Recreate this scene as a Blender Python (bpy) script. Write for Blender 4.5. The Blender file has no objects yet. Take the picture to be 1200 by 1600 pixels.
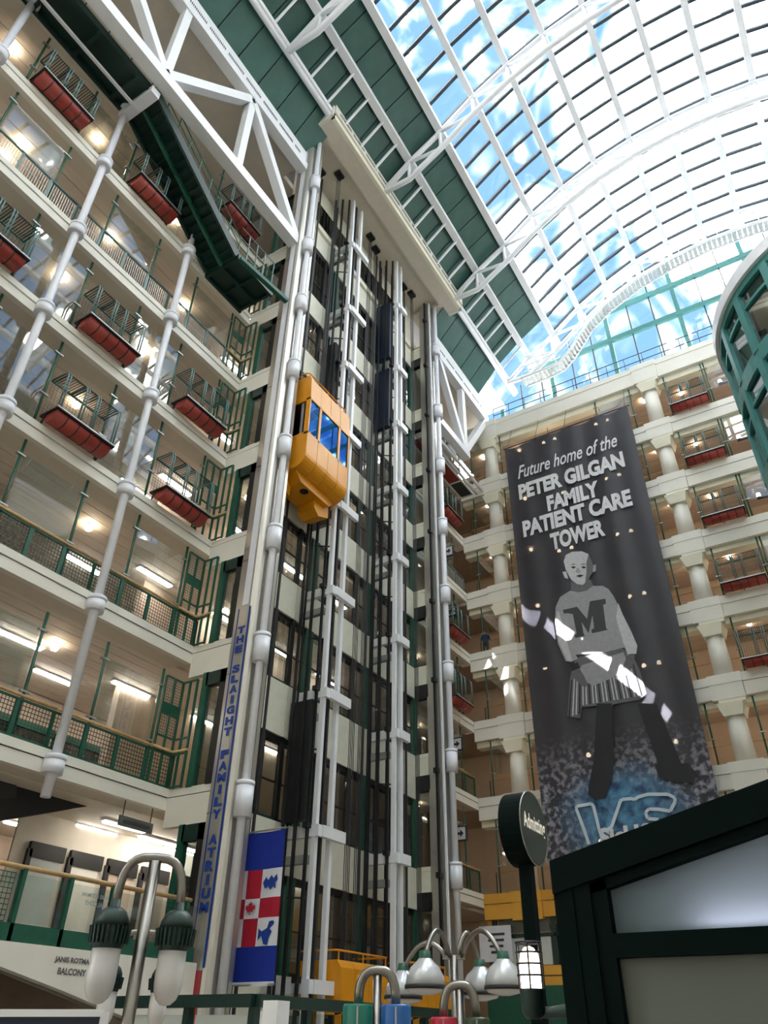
import bpy, bmesh, math, random
from mathutils import Vector, Matrix
random.seed(7)
D = bpy.data; SC = bpy.context.scene; COL = SC.collection
PI = math.pi

# ------------------------------------------------------------------ camera, sky, exposure
# world axes: +X along the atrium, +Y towards the balcony wall, z = 0 at the eye of the photographer
YAW, PITCH, ROLL, FPX = math.radians(32.0), math.radians(35.16), math.radians(-0.9), 1175.0
_cy, _sy, _cp, _sp = math.cos(YAW), math.sin(YAW), math.cos(PITCH), math.sin(PITCH)
FWD = Vector((_cy*_cp, _sy*_cp, _sp)); _r = Vector((_sy, -_cy, 0)); _d = FWD.cross(_r)
RGT = math.cos(ROLL)*_r + math.sin(ROLL)*_d
DWN = -math.sin(ROLL)*_r + math.cos(ROLL)*_d
cam = D.cameras.new('camera'); cam.sensor_fit = 'HORIZONTAL'; cam.sensor_width = 36
cam.lens = 36*FPX/1200; cam.clip_start = .05; cam.clip_end = 2000
camo = D.objects.new('camera', cam); COL.objects.link(camo); SC.camera = camo
camo.matrix_world = Matrix(((RGT.x, -DWN.x, -FWD.x, 0), (RGT.y, -DWN.y, -FWD.y, 0), (RGT.z, -DWN.z, -FWD.z, 0), (0, 0, 0, 1)))

def ray(x, y): return RGT*((x-600)/FPX) + DWN*((y-800)/FPX) + FWD
def onX(x, y, d): r = ray(x, y); return r*(d/r.x)
def onY(x, y, d): r = ray(x, y); return r*(d/r.y)
def onZ(x, y, d): r = ray(x, y); return r*(d/r.z)
def far(x, y, d): r = ray(x, y); return r*(d/math.hypot(r.x, r.y))

SKY = 9.0
w = D.worlds.new('sky'); SC.world = w; w.use_nodes = True
nt = w.node_tree; bg = nt.nodes['Background']
tc = nt.nodes.new('ShaderNodeTexCoord')
no = nt.nodes.new('ShaderNodeTexNoise'); no.inputs['Scale'].default_value = 11; no.inputs['Detail'].default_value = 3
no.inputs['Distortion'].default_value = 1.4
ra = nt.nodes.new('ShaderNodeValToRGB')
ra.color_ramp.elements[0].position = .472; ra.color_ramp.elements[0].color = (.014, .028, .052, 1)
ra.color_ramp.elements[1].position = .60; ra.color_ramp.elements[1].color = (1, .985, .95, 1)
_e = ra.color_ramp.elements.new(.525); _e.color = (.026, .04, .053, 1)
_e = ra.color_ramp.elements.new(.567); _e.color = (.058, .07, .075, 1)
nt.links.new(tc.outputs['Generated'], no.inputs['Vector'])
# the cloud cover is set brighter in a patch high over the far end
dt = nt.nodes.new('ShaderNodeVectorMath'); dt.operation = 'DOT_PRODUCT'; dt.inputs[1].default_value = ray(1130, 150).normalized()
nt.links.new(tc.outputs['Generated'], dt.inputs[0])
gl_ = nt.nodes.new('ShaderNodeMapRange'); gl_.interpolation_type = 'SMOOTHSTEP'; gl_.inputs['From Min'].default_value = .972; gl_.inputs['From Max'].default_value = .999; gl_.inputs['To Max'].default_value = .25
nt.links.new(dt.outputs['Value'], gl_.inputs['Value'])
sm = nt.nodes.new('ShaderNodeMath'); nt.links.new(no.outputs['Fac'], sm.inputs[0]); nt.links.new(gl_.outputs['Result'], sm.inputs[1])
nt.links.new(sm.outputs[0], ra.inputs['Fac']); nt.links.new(ra.outputs['Color'], bg.inputs['Color'])
bg.inputs['Strength'].default_value = SKY
vs = SC.view_settings
vs.view_transform = 'Standard'; vs.look = 'None'; vs.gamma = 1; vs.use_curve_mapping = False; vs.exposure = 1.55
SC.cycles.max_bounces = 10; SC.cycles.transparent_max_bounces = 24; SC.cycles.caustics_reflective = False; SC.cycles.caustics_refractive = False
SC.cycles.sample_clamp_indirect = 8

# area light added in place of sun: a narrow beam that crosses the banner
_sd = Vector((-.30, -.42, .85)).normalized()
_p1 = Vector((35.5, 14.2, 21.2)); _p2 = Vector((35.5, 5.3, 11.3)); _pm = (_p1+_p2)/2+_sd*46
L = D.lights.new('sun_streak_light', 'AREA'); L.shape = 'RECTANGLE'; L.energy = 80; L.spread = math.radians(.05); L.color = (1, .96, .98)
_ax = (_p2-_p1); _ax = (_ax-_sd*_ax.dot(_sd)); L.size = _ax.length; _ax.normalize(); L.size_y = .2
_ay = _sd.cross(_ax)
Lo = D.objects.new('sun_streak_light', L); COL.objects.link(Lo)
Lo.matrix_world = Matrix(((_ax.x, _ay.x, _sd.x, _pm.x), (_ax.y, _ay.y, _sd.y, _pm.y), (_ax.z, _ay.z, _sd.z, _pm.z), (0, 0, 0, 1)))

# ------------------------------------------------------------------ materials
def lin(c): c /= 255; return c/12.92 if c <= .04045 else ((c+.055)/1.055)**2.4
def rgb(r, g, b): return (lin(r), lin(g), lin(b), 1)
M = {}
def mat(key, col, rough=.6, metal=0, var=.06, scale=3, bump=0, emit=None, es=0, spec=.5, stretch=None):
    m = D.materials.new(key); m.use_nodes = True; n = m.node_tree; b = n.nodes['Principled BSDF']
    t = n.nodes.new('ShaderNodeTexCoord'); z = n.nodes.new('ShaderNodeTexNoise')
    z.inputs['Scale'].default_value = scale; z.inputs['Detail'].default_value = 4
    if stretch:
        mp = n.nodes.new('ShaderNodeMapping'); mp.inputs['Scale'].default_value = stretch
        n.links.new(t.outputs['Object'], mp.inputs['Vector']); n.links.new(mp.outputs['Vector'], z.inputs['Vector'])
    else: n.links.new(t.outputs['Object'], z.inputs['Vector'])
    r = n.nodes.new('ShaderNodeValToRGB')
    r.color_ramp.elements[0].position = .3; r.color_ramp.elements[1].position = .7
    r.color_ramp.elements[0].color = tuple(c*(1-var) for c in col[:3])+(1,)
    r.color_ramp.elements[1].color = tuple(min(1, c*(1+var)) for c in col[:3])+(1,)
    n.links.new(z.outputs['Fac'], r.inputs['Fac']); n.links.new(r.outputs['Color'], b.inputs['Base Color'])
    b.inputs['Roughness'].default_value = rough; b.inputs['Metallic'].default_value = metal
    b.inputs['Specular IOR Level'].default_value = spec
    if bump:
        bp = n.nodes.new('ShaderNodeBump'); bp.inputs['Strength'].default_value = bump; bp.inputs['Distance'].default_value = .02
        n.links.new(z.outputs['Fac'], bp.inputs['Height']); n.links.new(bp.outputs['Normal'], b.inputs['Normal'])
    if emit: b.inputs['Emission Color'].default_value = emit; b.inputs['Emission Strength'].default_value = es
    M[key] = m; return m
def glass(key, tint, gloss, rough=.02, gtint=(1, 1, 1, 1)):
    m = D.materials.new(key); m.use_nodes = True; n = m.node_tree; n.nodes.remove(n.nodes['Principled BSDF'])
    o = n.nodes['Material Output']; mx = n.nodes.new('ShaderNodeMixShader')
    tr = n.nodes.new('ShaderNodeBsdfTransparent'); tr.inputs['Color'].default_value = tint
    gl = n.nodes.new('ShaderNodeBsdfGlossy'); gl.inputs['Roughness'].default_value = rough; gl.inputs['Color'].default_value = gtint
    lw = n.nodes.new('ShaderNodeLayerWeight'); lw.inputs['Blend'].default_value = .5
    pw = n.nodes.new('ShaderNodeMath'); pw.operation = 'POWER'; pw.inputs[1].default_value = 5; n.links.new(lw.outputs['Facing'], pw.inputs[0])
    ma = n.nodes.new('ShaderNodeMath'); ma.operation = 'MULTIPLY_ADD'; ma.inputs[1].default_value = .8; ma.inputs[2].default_value = gloss+.04; ma.use_clamp = True
    n.links.new(pw.outputs[0], ma.inputs[0]); n.links.new(ma.outputs[0], mx.inputs['Fac'])
    n.links.new(tr.outputs[0], mx.inputs[1]); n.links.new(gl.outputs[0], mx.inputs[2]); n.links.new(mx.outputs[0], o.inputs['Surface'])
    M[key] = m; return m
mat('cream', rgb(226, 223, 212), .55, var=.03, scale=1.2)
mat('cream2', rgb(232, 228, 208), .6, var=.03, scale=1.5)
mat('panel', rgb(226, 225, 208), .5, var=.05, scale=2.5)
mat('soffit', rgb(216, 208, 193), .7, var=.03)
mat('plank', rgb(226, 216, 204), .6, var=.05, scale=2, stretch=(.3, 4, 4))
mat('plank_warm', rgb(208, 190, 176), .6, var=.05, scale=2, stretch=(4, .3, 4))
mat('backwall', rgb(196, 178, 160), .75, var=.05)
mat('white', rgb(236, 238, 242), .4, var=.02)
mat('pipewhite', rgb(228, 230, 238), .35, var=.03)
mat('green', rgb(26, 84, 66), .45, var=.1, scale=5)
mat('teal', rgb(64, 134, 130), .4, var=.08, scale=3)
mat('roofgreen', rgb(52, 92, 84), .35, var=.14, scale=1.2)
mat('darkgreen', rgb(14, 46, 40), .4, var=.12)
mat('kiosk', rgb(4, 17, 15), .6, var=.12, scale=6, spec=.05)
mat('greygreen', rgb(96, 124, 124), .4, metal=.2, var=.1, scale=5)
mat('black', rgb(22, 22, 24), .5, var=.2)
mat('dark', rgb(46, 46, 48), .5, var=.15)
mat('slate', rgb(40, 54, 64), .4, var=.08)
mat('cable', rgb(48, 48, 50), .5, metal=.3, var=.1)
mat('steel', rgb(196, 193, 186), .34, metal=.78, var=.08, scale=2, stretch=(1, 1, .08))
mat('tube', rgb(140, 136, 130), .3, metal=1, var=.08, scale=3)
mat('railmetal', rgb(168, 170, 168), .35, metal=.6, var=.08)
mat('red', rgb(150, 54, 44), .4, var=.14, scale=3)
mat('yellow', rgb(224, 150, 24), .38, var=.05, scale=1.5)
mat('yellow2', rgb(222, 164, 60), .55, var=.05, scale=1.5)
mat('wood', rgb(196, 162, 112), .45, var=.12, scale=6)
mat('brown', rgb(96, 70, 52), .6, var=.1)
mat('blue', rgb(16, 58, 148), .6, var=.05)
mat('letterblue', rgb(22, 62, 150), .45, var=.04)
mat('flagblue', rgb(10, 44, 150), .75, var=.05)
mat('flagred', rgb(176, 20, 48), .75, var=.05)
mat('flagwhite', rgb(222, 224, 232), .75, var=.03)
mat('navy', rgb(16, 30, 52), .4, var=.1)
mat('signface', rgb(52, 52, 42), .3, var=.08)
mat('letterwhite', rgb(240, 236, 222), .5, var=.02, emit=(1, .93, .78, 1), es=.16)  # faint emission added so the sign letters come out bright
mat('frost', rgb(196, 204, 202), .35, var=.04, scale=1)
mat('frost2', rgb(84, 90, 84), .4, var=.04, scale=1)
mat('lampgreen', rgb(34, 54, 50), .45, metal=.3, var=.1)
mat('globe', rgb(206, 204, 204), .2, var=.03)
mat('dome', rgb(196, 200, 204), .25, metal=.3, var=.03)
mat('tubegreen', rgb(12, 108, 92), .35, var=.06); mat('tubeblue', rgb(30, 92, 160), .35, var=.06)
mat('tubered', rgb(178, 24, 54), .35, var=.06); mat('tubeolive', rgb(44, 62, 34), .35, var=.06)
mat('floor', rgb(150, 140, 128), .4, var=.1)
mat('mesh', rgb(60, 72, 70), .5, metal=.3, var=.1)
mat('carpet', rgb(172, 158, 144), .8, var=.1)
mat('signred', rgb(170, 50, 62), .5, var=.05)
mat('clothblue', rgb(44, 66, 110), .8, var=.1); mat('skin', rgb(196, 148, 122), .6, var=.05); mat('hair', rgb(40, 30, 26), .7, var=.1)
mat('brick', rgb(120, 128, 140), .7, var=.15); 
mat('tubelight', (1, 1, 1, 1), emit=(1, .93, .84, 1), es=12)
mat('bulb', (1, 1, 1, 1), emit=(1, .8, .56, 1), es=13)
mat('jelly', (1, 1, 1, 1), emit=(1, .82, .68, 1), es=3)
mat('kiosklight', (1, 1, 1, 1), emit=(.93, .92, 1, 1), es=4.5)
glass('roofglass', (.96, .97, .97, 1), -.02)
m = D.materials.new('frostlit'); m.use_nodes = True; n = m.node_tree; n.nodes.remove(n.nodes['Principled BSDF']); M['frostlit'] = m
_mx = n.nodes.new('ShaderNodeMixShader'); _mx.inputs['Fac'].default_value = .6
_df = n.nodes.new('ShaderNodeBsdfDiffuse'); _df.inputs['Color'].default_value = rgb(128, 146, 150); _tl = n.nodes.new('ShaderNodeBsdfTranslucent'); _tl.inputs['Color'].default_value = (.86, .9, .98, 1)
n.links.new(_df.outputs[0], _mx.inputs[1]); n.links.new(_tl.outputs[0], _mx.inputs[2]); n.links.new(_mx.outputs[0], n.nodes['Material Output'].inputs['Surface'])
glass('clear', (.93, .96, .95, 1), .05)
glass('window', (.62, .66, .66, 1), .04)
glass('darkwindow', (.16, .19, .20, 1), .06)
glass('cabglass', (.10, .14, .2, 1), .42, gtint=(.10, .28, .7, 1))
glass('tealwindow', (.42, .48, .50, 1), .16)
def greys(k, v): return mat(k, rgb(v, v, v+3), .75, var=.08, scale=6)
for k, v in (('g36', 36), ('g60', 60), ('g96', 96), ('g150', 150), ('g186', 186), ('g214', 214)): greys(k, v)

# ------------------------------------------------------------------ mesh builder
class MB:
    def __init__(s): s.v = []; s.f = []
    def add(s, vs, fs):
        o = len(s.v); s.v += [tuple(v) for v in vs]; s.f += [tuple(i+o for i in f) for f in fs]; return s
    def box(s, x0, x1, y0, y1, z0, z1):
        return s.add([(x0,y0,z0),(x1,y0,z0),(x1,y1,z0),(x0,y1,z0),(x0,y0,z1),(x1,y0,z1),(x1,y1,z1),(x0,y1,z1)],
                     [(0,3,2,1),(4,5,6,7),(0,1,5,4),(1,2,6,5),(2,3,7,6),(3,0,4,7)])
    def bar(s, p, q, w, h, up=(0, 0, 1)):
        p = Vector(p); q = Vector(q); d = (q-p).normalized(); u = Vector(up)
        if abs(d.dot(u)) > .98: u = Vector((1, 0, 0))
        a = d.cross(u).normalized()*(w/2); b = a.cross(d).normalized()*(h/2)
        c = [p-a-b, p+a-b, p+a+b, p-a+b, q-a-b, q+a-b, q+a+b, q-a+b]
        return s.add(c, [(0,3,2,1),(4,5,6,7),(0,1,5,4),(1,2,6,5),(2,3,7,6),(3,0,4,7)])
    def tube(s, pts, r, n=8, caps=True):
        pts = [Vector(p) for p in pts]; rs = r if isinstance(r, (list, tuple)) else [r]*len(pts)
        rings = []; prev = None
        for i, p in enumerate(pts):
            d = (pts[min(i+1, len(pts)-1)]-pts[max(i-1, 0)]).normalized()
            if prev is None:
                u = Vector((0, 0, 1)) if abs(d.z) < .9 else Vector((1, 0, 0)); a = d.cross(u).normalized()
            else: a = (prev-d*prev.dot(d)).normalized()
            prev = a; b = d.cross(a)
            rings.append([p+(a*math.cos(2*PI*k/n)+b*math.sin(2*PI*k/n))*rs[i] for k in range(n)])
        o = len(s.v); s.v += [tuple(v) for r_ in rings for v in r_]
        for i in range(len(pts)-1):
            for k in range(n):
                a_ = o+i*n+k; b_ = o+i*n+(k+1) % n; s.f.append((a_, b_, b_+n, a_+n))
        if caps: s.f.append(tuple(o+k for k in range(n))[::-1]); s.f.append(tuple(o+(len(pts)-1)*n+k for k in range(n)))
        return s
    def lathe(s, prof, c=(0, 0, 0), n=16):
        o = len(s.v); c = Vector(c)
        for r, z in prof: s.v += [(c.x+r*math.cos(2*PI*k/n), c.y+r*math.sin(2*PI*k/n), c.z+z) for k in range(n)]
        for i in range(len(prof)-1):
            for k in range(n):
                a = o+i*n+k; b = o+i*n+(k+1) % n; s.f.append((a, b, b+n, a+n))
        s.f.append(tuple(o+k for k in range(n))[::-1]); s.f.append(tuple(o+(len(prof)-1)*n+k for k in range(n)))
        return s
    def prism(s, poly, f, d):     # poly: list of (a,b); f(a,b)->point; d: extrusion vector
        d = Vector(d); n = len(poly); p = [Vector(f(a, b)) for a, b in poly]
        return s.add(p+[q+d for q in p], [tuple(range(n))[::-1], tuple(range(n, 2*n))]+[(i, (i+1) % n, (i+1) % n+n, i+n) for i in range(n)])
    def mesh(s, name, smooth=False):
        m = D.meshes.new(name); m.from_pydata(s.v, [], s.f); m.update()
        b = bmesh.new(); b.from_mesh(m); bmesh.ops.recalc_face_normals(b, faces=b.faces); b.to_mesh(m); b.free()
        if smooth:
            for p in m.polygons: p.use_smooth = len(p.vertices) == 4
        return m
def wloc(o):
    v = Vector((0, 0, 0))
    while o: v += o.location; o = o.parent
    return v
def link(mesh, name, m, parent=None, loc=None, smooth=False):
    if m and not mesh.materials: mesh.materials.append(M[m])
    o = D.objects.new(name, mesh); COL.objects.link(o)
    if parent:
        o.parent = parent
        o.location = -wloc(parent) if loc is None else loc
    elif loc is not None: o.location = loc
    return o
def part(mb, name, m, parent, smooth=False):     # vertices in world coordinates
    return link(mb.mesh(name, smooth), name, m, parent)
def lpart(mb, name, m, parent, smooth=False):    # vertices in the parent's coordinates
    return link(mb.mesh(name, smooth), name, m, parent, (0, 0, 0))
def tag(o, label, cat=None, group=None, kind=None):
    if label: o['label'] = label
    if cat: o['category'] = cat
    if group: o['group'] = group
    if kind: o['kind'] = kind
    return o
def thing(name, label, cat, loc=(0, 0, 0), group=None, rz=0):
    o = D.objects.new(name, None); COL.objects.link(o); o.location = loc; o.rotation_euler.z = rz; o.empty_display_size = .2
    return tag(o, label, cat, group)
def struct(mb, name, m, label, smooth=False):
    return tag(link(mb.mesh(name, smooth), name, m), label, None, None, 'structure')
def copy_tree(o, parent=None):
    c = o.copy(); COL.objects.link(c); c.parent = parent
    for ch in list(o.children): copy_tree(ch, c)
    return c
def place(proto, used, loc, rz, label, group=None):
    o = proto if not used else copy_tree(proto)
    used.append(1); o.location = loc; o.rotation_euler.z = rz; o['label'] = label
    if group: o['group'] = group
    return o
TXT = {}
def text_mesh(s, bold=0, shear=0, space=1.0):
    k = (s, bold, shear, space)
    if k not in TXT:
        c = D.curves.new('lettering', 'FONT'); c.body = s; c.offset = bold; c.shear = shear; c.resolution_u = 3
        c.space_character = space; c.align_x = 'CENTER'; c.align_y = 'CENTER'; c.extrude = .0
        o = D.objects.new('lettering', c); COL.objects.link(o); bpy.context.view_layer.update()
        m = D.meshes.new_from_object(o.evaluated_get(bpy.context.evaluated_depsgraph_get())); D.objects.remove(o)
        TXT[k] = ([tuple(v.co) for v in m.vertices], [tuple(p.vertices) for p in m.polygons])
        D.meshes.remove(m)
    return TXT[k]
def letters(s, f, w, h, name, m, parent, bold=0, shear=0, space=1.0):
    """flat lettering: f(a,b) maps plane coordinates (centre 0,0, w wide, h tall) to the world"""
    vs_, fs_ = text_mesh(s, bold, shear, space)
    x0 = min(v[0] for v in vs_); x1 = max(v[0] for v in vs_); y0 = min(v[1] for v in vs_); y1 = max(v[1] for v in vs_)
    mb = MB(); mb.add([f(((v[0]-x0)/max(x1-x0, 1e-6)-.5)*w, ((v[1]-y0)/max(y1-y0, 1e-6)-.5)*h) for v in vs_], fs_)
    me = D.meshes.new(name); me.from_pydata(mb.v, [], mb.f); me.update()
    return link(me, name, m, parent)

# ------------------------------------------------------------------ levels
ZG = {8: -1.6, 7: 1.53, 6: 5.62, 5: 10.08, 4: 14.11, 3: 18.11, 2: 22.09, 1: 26.1, 0: 30.1, -1: 35.2}
ORD = {6: 'lowest', 5: 'second', 4: 'third', 3: 'fourth', 2: 'fifth', 1: 'sixth', 0: 'topmost'}
YW = 17.0      # face of the balcony wall
XR = 36.8      # face of the end wall
XT0, XT1 = 15.76, 28.5   # elevator tower

# ------------------------------------------------------------------ the shell
fl = struct(MB().box(-14, 45, -22, 26, -2.0, -1.6), 'floor', 'floor', 'stone floor of the atrium')
wl = struct(MB().box(-4, 45, 24, 24.4, -1.6, 41), 'wall_left', 'backwall', 'inner wall at the back of the balconies')
struct(MB().box(-14, 45, -19.4, -19, -1.6, 40), 'wall_right', 'cream', 'cream wall opposite the balconies')
struct(MB().box(-14.4, -14, -22, 26, -1.6, 47), 'wall_back', 'cream', 'cream wall at the near end of the atrium')
we = struct(MB().box(41.5, 42, -14, 26, -1.6, 35), 'wall_end', 'backwall', 'inner wall at the back of the end balconies')
struct(MB().box(-4.4, -4, 17.2, 24.4, -1.6, 41), 'wall_near', 'backwall', 'cross wall closing the near balconies')

# floor plates, fascias and plank ceilings
for i in range(7):
    zg = ZG[i]
    sl = struct(MB().box(-4, 41.5, 17.9, 24, zg-.06, zg+.2), 'floor_slab', 'carpet', f'floor plate of the {ORD[i]} balcony level')
    for a, b in ((-4, XT0), (29.6, XR)):
        part(MB().box(a, b, YW-.03, 17.2, zg+.015, zg+.24), 'fascia_cap', 'cream', sl)
        part(MB().box(a, b, YW, 17.2, zg-.34, zg-.012), 'fascia', 'cream', sl)
        part(MB().box(a, b, YW+.03, 17.2, zg-.012, zg+.015), 'groove', 'dark', sl)
        part(MB().box(a, b, 17.2, 17.9, zg-.30, zg+.2), 'edge_beam', 'soffit', sl)
    # ceiling under the plate
    if i == 6:
        part(MB().box(-4, 29, 17.9, 24, zg-.34, zg-.07), 'ceiling_board', 'soffit', sl)
        part(MB().box(29, 41, 17.9, 24, zg-.34, zg-.07), 'ceiling_board', 'soffit', sl)
    else:
        for k in range(12):
            y = 17.93+k*.5
            part(MB().box(-4, 36.6, y, y+.47, zg-.16, zg-.08), 'ceiling_plank', 'plank', sl)
    # return of the fascia on the tower side
    part(MB().box(XT0, XT0+.2, 15.3, 17.0, zg+.015, zg+.22), 'fascia_cap', 'cream', sl)
    part(MB().box(XT0-.0, XT0+.2, 15.3, 17.0, zg-.82, zg-.012), 'fascia', 'cream', sl)
    part(MB().box(XT0+.03, XT0+.2, 15.3, 17.0, zg-.012, zg+.015), 'groove', 'dark', sl)
    part(MB().box(XT0+.2, XT1+.3, 16.2, 17.9, zg-.1, zg+.2), 'tower_plate', 'soffit', sl)
    # end wall floor plate
    se = struct(MB().box(XR+.8, 41.5, -14, 17.9, zg-.06, zg+.19), 'floor_slab', 'carpet', f'floor plate of the end wall at the {ORD[i]} level')
    ym = 'yellow2' if i == 6 else 'cream'; yc = 'yellow2' if i == 6 else 'cream2'
    for a, b in ((15.55, 17.0), (4.72, 14.05), (-13, 3.22)):
        part(MB().box(XR-.03, XR+.25, a, b, zg+.015-.2, zg+.24), 'fascia_cap', ym, se)
        part(MB().box(XR, XR+.25, a, b, zg-.85, zg-.205), 'fascia', ym, se)
    for k in range(8):
        x = XR+.85+k*.5
        part(MB().box(x, x+.47, -13, 17.0, zg-.36, zg-.28), 'ceiling_plank', 'plank_warm', se)
    part(MB().box(XR+.25, XR+.8, -13, 17.0, zg-1.15, zg+.19), 'edge_beam', yc, se)
    for yc_ in (14.8, 3.97):
        part(MB().box(XR-.14, XR+.25, yc_-.76, yc_+.76, zg-.2, zg+.26), 'pier_cap', ym, se)
        part(MB().box(XR-.12, XR+.25, yc_-.74, yc_+.74, zg-.95, zg-.205), 'pier_face', ym, se)
# roof terrace of the end wall
zg = ZG[-1]
se = struct(MB().box(XR+.25, 41.5, -14, 17.9, zg-.4, zg-.2), 'floor_slab', 'cream', 'roof terrace slab above the end wall')
for a, b in ((15.55, 17.0), (4.72, 14.05), (-13, 3.22)):
    part(MB().box(XR-.03, XR+.25, a, b, zg-.45, zg-.05), 'fascia_cap', 'cream', se)
    part(MB().box(XR, XR+.25, a, b, zg-1.45, zg-.455), 'fascia', 'cream', se)
for y in (14.8, 3.97):
    part(MB().box(XR-.14, XR+.25, y-.76, y+.76, zg-.45, zg-.02), 'pier_cap', 'cream', se)
    part(MB().box(XR-.12, XR+.25, y-.74, y+.74, zg-1.5, zg-.455), 'pier_face', 'cream', se)
part(MB().box(XR+.25, XR+.8, -13, 17.0, zg-1.9, zg-.2), 'edge_beam', 'cream2', se)
for k in range(8):
    x = XR+.85+k*.5
    part(MB().box(x, x+.47, -13, 17.0, zg-1.3, zg-1.22), 'ceiling_plank', 'plank_warm', se)
# round columns of the end wall with their capitals
CN = {14.8: 'behind the tower edge', 3.97: 'right of the black banner'}
for yc_ in (14.8, 3.97):
    for i in range(7):
        z0 = ZG[i]+.24; z1 = ZG[i-1]-(1.5 if i == 0 else .95)
        c = struct(MB().lathe([(.46, z0), (.42, z1-.75)], (XR+.45, yc_, 0), 20), 'column', 'cream', f'round cream column {CN[yc_]} on the {ORD[i]} level', True)
        part(MB().box(XR-.1, XR+.8, yc_-.7, yc_+.5, z1-.16, z1), 'abacus', 'cream2', c)
        q = lambda a, b: (XR+.45, yc_, 0)
        # splayed capital block: a four-sided block turned against the abacus
        mb = MB(); t = [(-.62, -.55), (.62, -.62), (.62, .62), (-.62, .62)]; u = [(-.5, -.42), (.45, -.45), (.45, .45), (-.5, .42)]
        mb.add([(XR+.45+a, yc_+b, z1-.16) for a, b in t]+[(XR+.45+a, yc_+b, z1-.75) for a, b in u],
               [(0,1,2,3),(4,7,6,5),(0,4,5,1),(1,5,6,2),(2,6,7,3),(3,7,4,0)])
        part(mb, 'capital', 'cream2', c)
    struct(MB().lathe([(.46, -1.6), (.46, ZG[6]-1.8)], (XR+.45, yc_, 0), 20), 'column', 'cream', f'round cream ground floor column {CN[yc_]}', True)

# ------------------------------------------------------------------ vaulted roof
NODE = [(15.0, 37.6), (13.3, 39.6), (11.5, 41.15), (9.49, 42.45), (7.37, 44.1), (5.16, 45.35), (2.87, 46.3), (.5, 46.8), (-1.9, 46.97),
        (-4.3, 46.8), (-6.67, 46.3), (-8.96, 45.35), (-11.17, 44.1), (-13.3, 42.45), (-15.3, 41.1), (-18.9, 38.5)]
RX = [3.06, 11.78, 20.5, 29.22, 37.94]; MS = 8.72/6; XE = 37.94+MS
roof = struct(MB().box(-14, XE, -19.2, -18.6, 38.0, 38.6), 'roof', 'white', 'vaulted skylight roof of glass panes on white steel')
def strip(j, x0, x1, t, up, inset=.0):
    (ya, za), (yb, zb) = NODE[j], NODE[j+1]
    n = Vector((0, zb-za, ya-yb)).normalized(); n = n if n.z > 0 else -n
    a = Vector((0, ya, za))+n*up; b = Vector((0, yb, zb))+n*up; e = (b-a).normalized()*inset
    a += e; b -= e; X0 = Vector((x0, 0, 0)); X1 = Vector((x1, 0, 0))
    return MB().add([a+X0, a+X1, b+X1, b+X0, a+X0+n*t, a+X1+n*t, b+X1+n*t, b+X0+n*t],
                    [(0,3,2,1),(4,5,6,7),(0,1,5,4),(1,2,6,5),(2,3,7,6),(3,0,4,7)])
nx = int(round((XE-RX[0])/MS))
for j in range(len(NODE)-1):
    green_row = j < 3 or j > 12
    nm, mt = ('roof_panel', 'roofgreen') if green_row else ('glass_pane', 'roofglass')
    part(strip(j, -14, RX[0], .06, .1), nm, mt, roof)
    for ri in (1,):
        me = strip(j, .03, MS-.03, .06 if green_row else .03, .12, .02).mesh(nm)
        for k in range(nx):
            x = RX[0]+k*MS
            if j == 0 and 14.9 < x < 28.4: continue
            if green_row and x > 36.3: continue          # the last bay is glazed to the gable
            link(me, nm, mt, roof, (x, 0, 0))
for j in (0, 1, 2):
    part(strip(j, -14 if j else -14, 36.5 if j else 15.4, .03, .2), 'roof_deck', 'black', roof)
    if j == 0: part(strip(j, 29.8, 36.5, .03, .2), 'roof_deck', 'black', roof)
    part(strip(j, RX[0]+23*MS+.02, XE, .03, .12, .02), 'glass_pane', 'roofglass', roof)
for j, (y, z) in enumerate(NODE[:-1]):
    if j == 0: continue
    s = .17 if j > 3 else .2
    part(MB().box(-14, XE, y-s, y+s, z-.28, z+.06), 'purlin', 'white', roof)
for k in range(nx+1):                                     # glazing bars, one per arch
    x = RX[0]+k*MS; mb = MB()
    for j in range(3, 13):
        (ya, za), (yb, zb) = NODE[j], NODE[j+1]
        mb.bar((x, ya, za+.07), (x, yb, zb+.07), .19, .16)
    part(mb, 'glazing_bar', 'slate', roof)
for k in range(nx):                                       # silver struts under the green panels
    x = RX[0]+k*MS+.2
    part(MB().bar((x, 13.2, 39.5), (x, 11.55, 40.95), .1, .14), 'strut', 'white', roof)
part(MB().tube([(-14, 13.35, 39.35), (XE, 13.35, 39.35)], .17, 10), 'gutter_pipe', 'white', roof, True)
for i, x in enumerate(RX):
    t = thing('roof_truss', ['white tubular roof truss at the near end of the skylight', 'white tubular roof truss meeting the tower canopy at its near corner', 'white tubular roof truss over the middle of the tower canopy',
              'white tubular roof truss at the far corner of the tower canopy', 'white tubular roof truss at the gable end'][i], 'truss', (x, 13.3, 39.4), 'skylight trusses')
    N = NODE[1:14]
    top = [(x, y, z-.34) for y, z in N]
    bot = [(x, 13.25, 39.25)]+[(x, y, z-2.0) for y, z in N[1:-1]]+[(x, -13.3, 42.2)]
    part(MB().tube(top, .16, 8), 'top_chord', 'white', t, True)
    part(MB().tube(bot, .17, 8), 'bottom_chord', 'white', t, True)
    for j in range(1, len(N)-1):
        part(MB().tube([top[j], bot[j]], .1, 6), 'post', 'white', t, True)
        part(MB().tube([top[j], bot[j+1]], .11, 6), 'diagonal', 'white', t, True)
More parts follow.
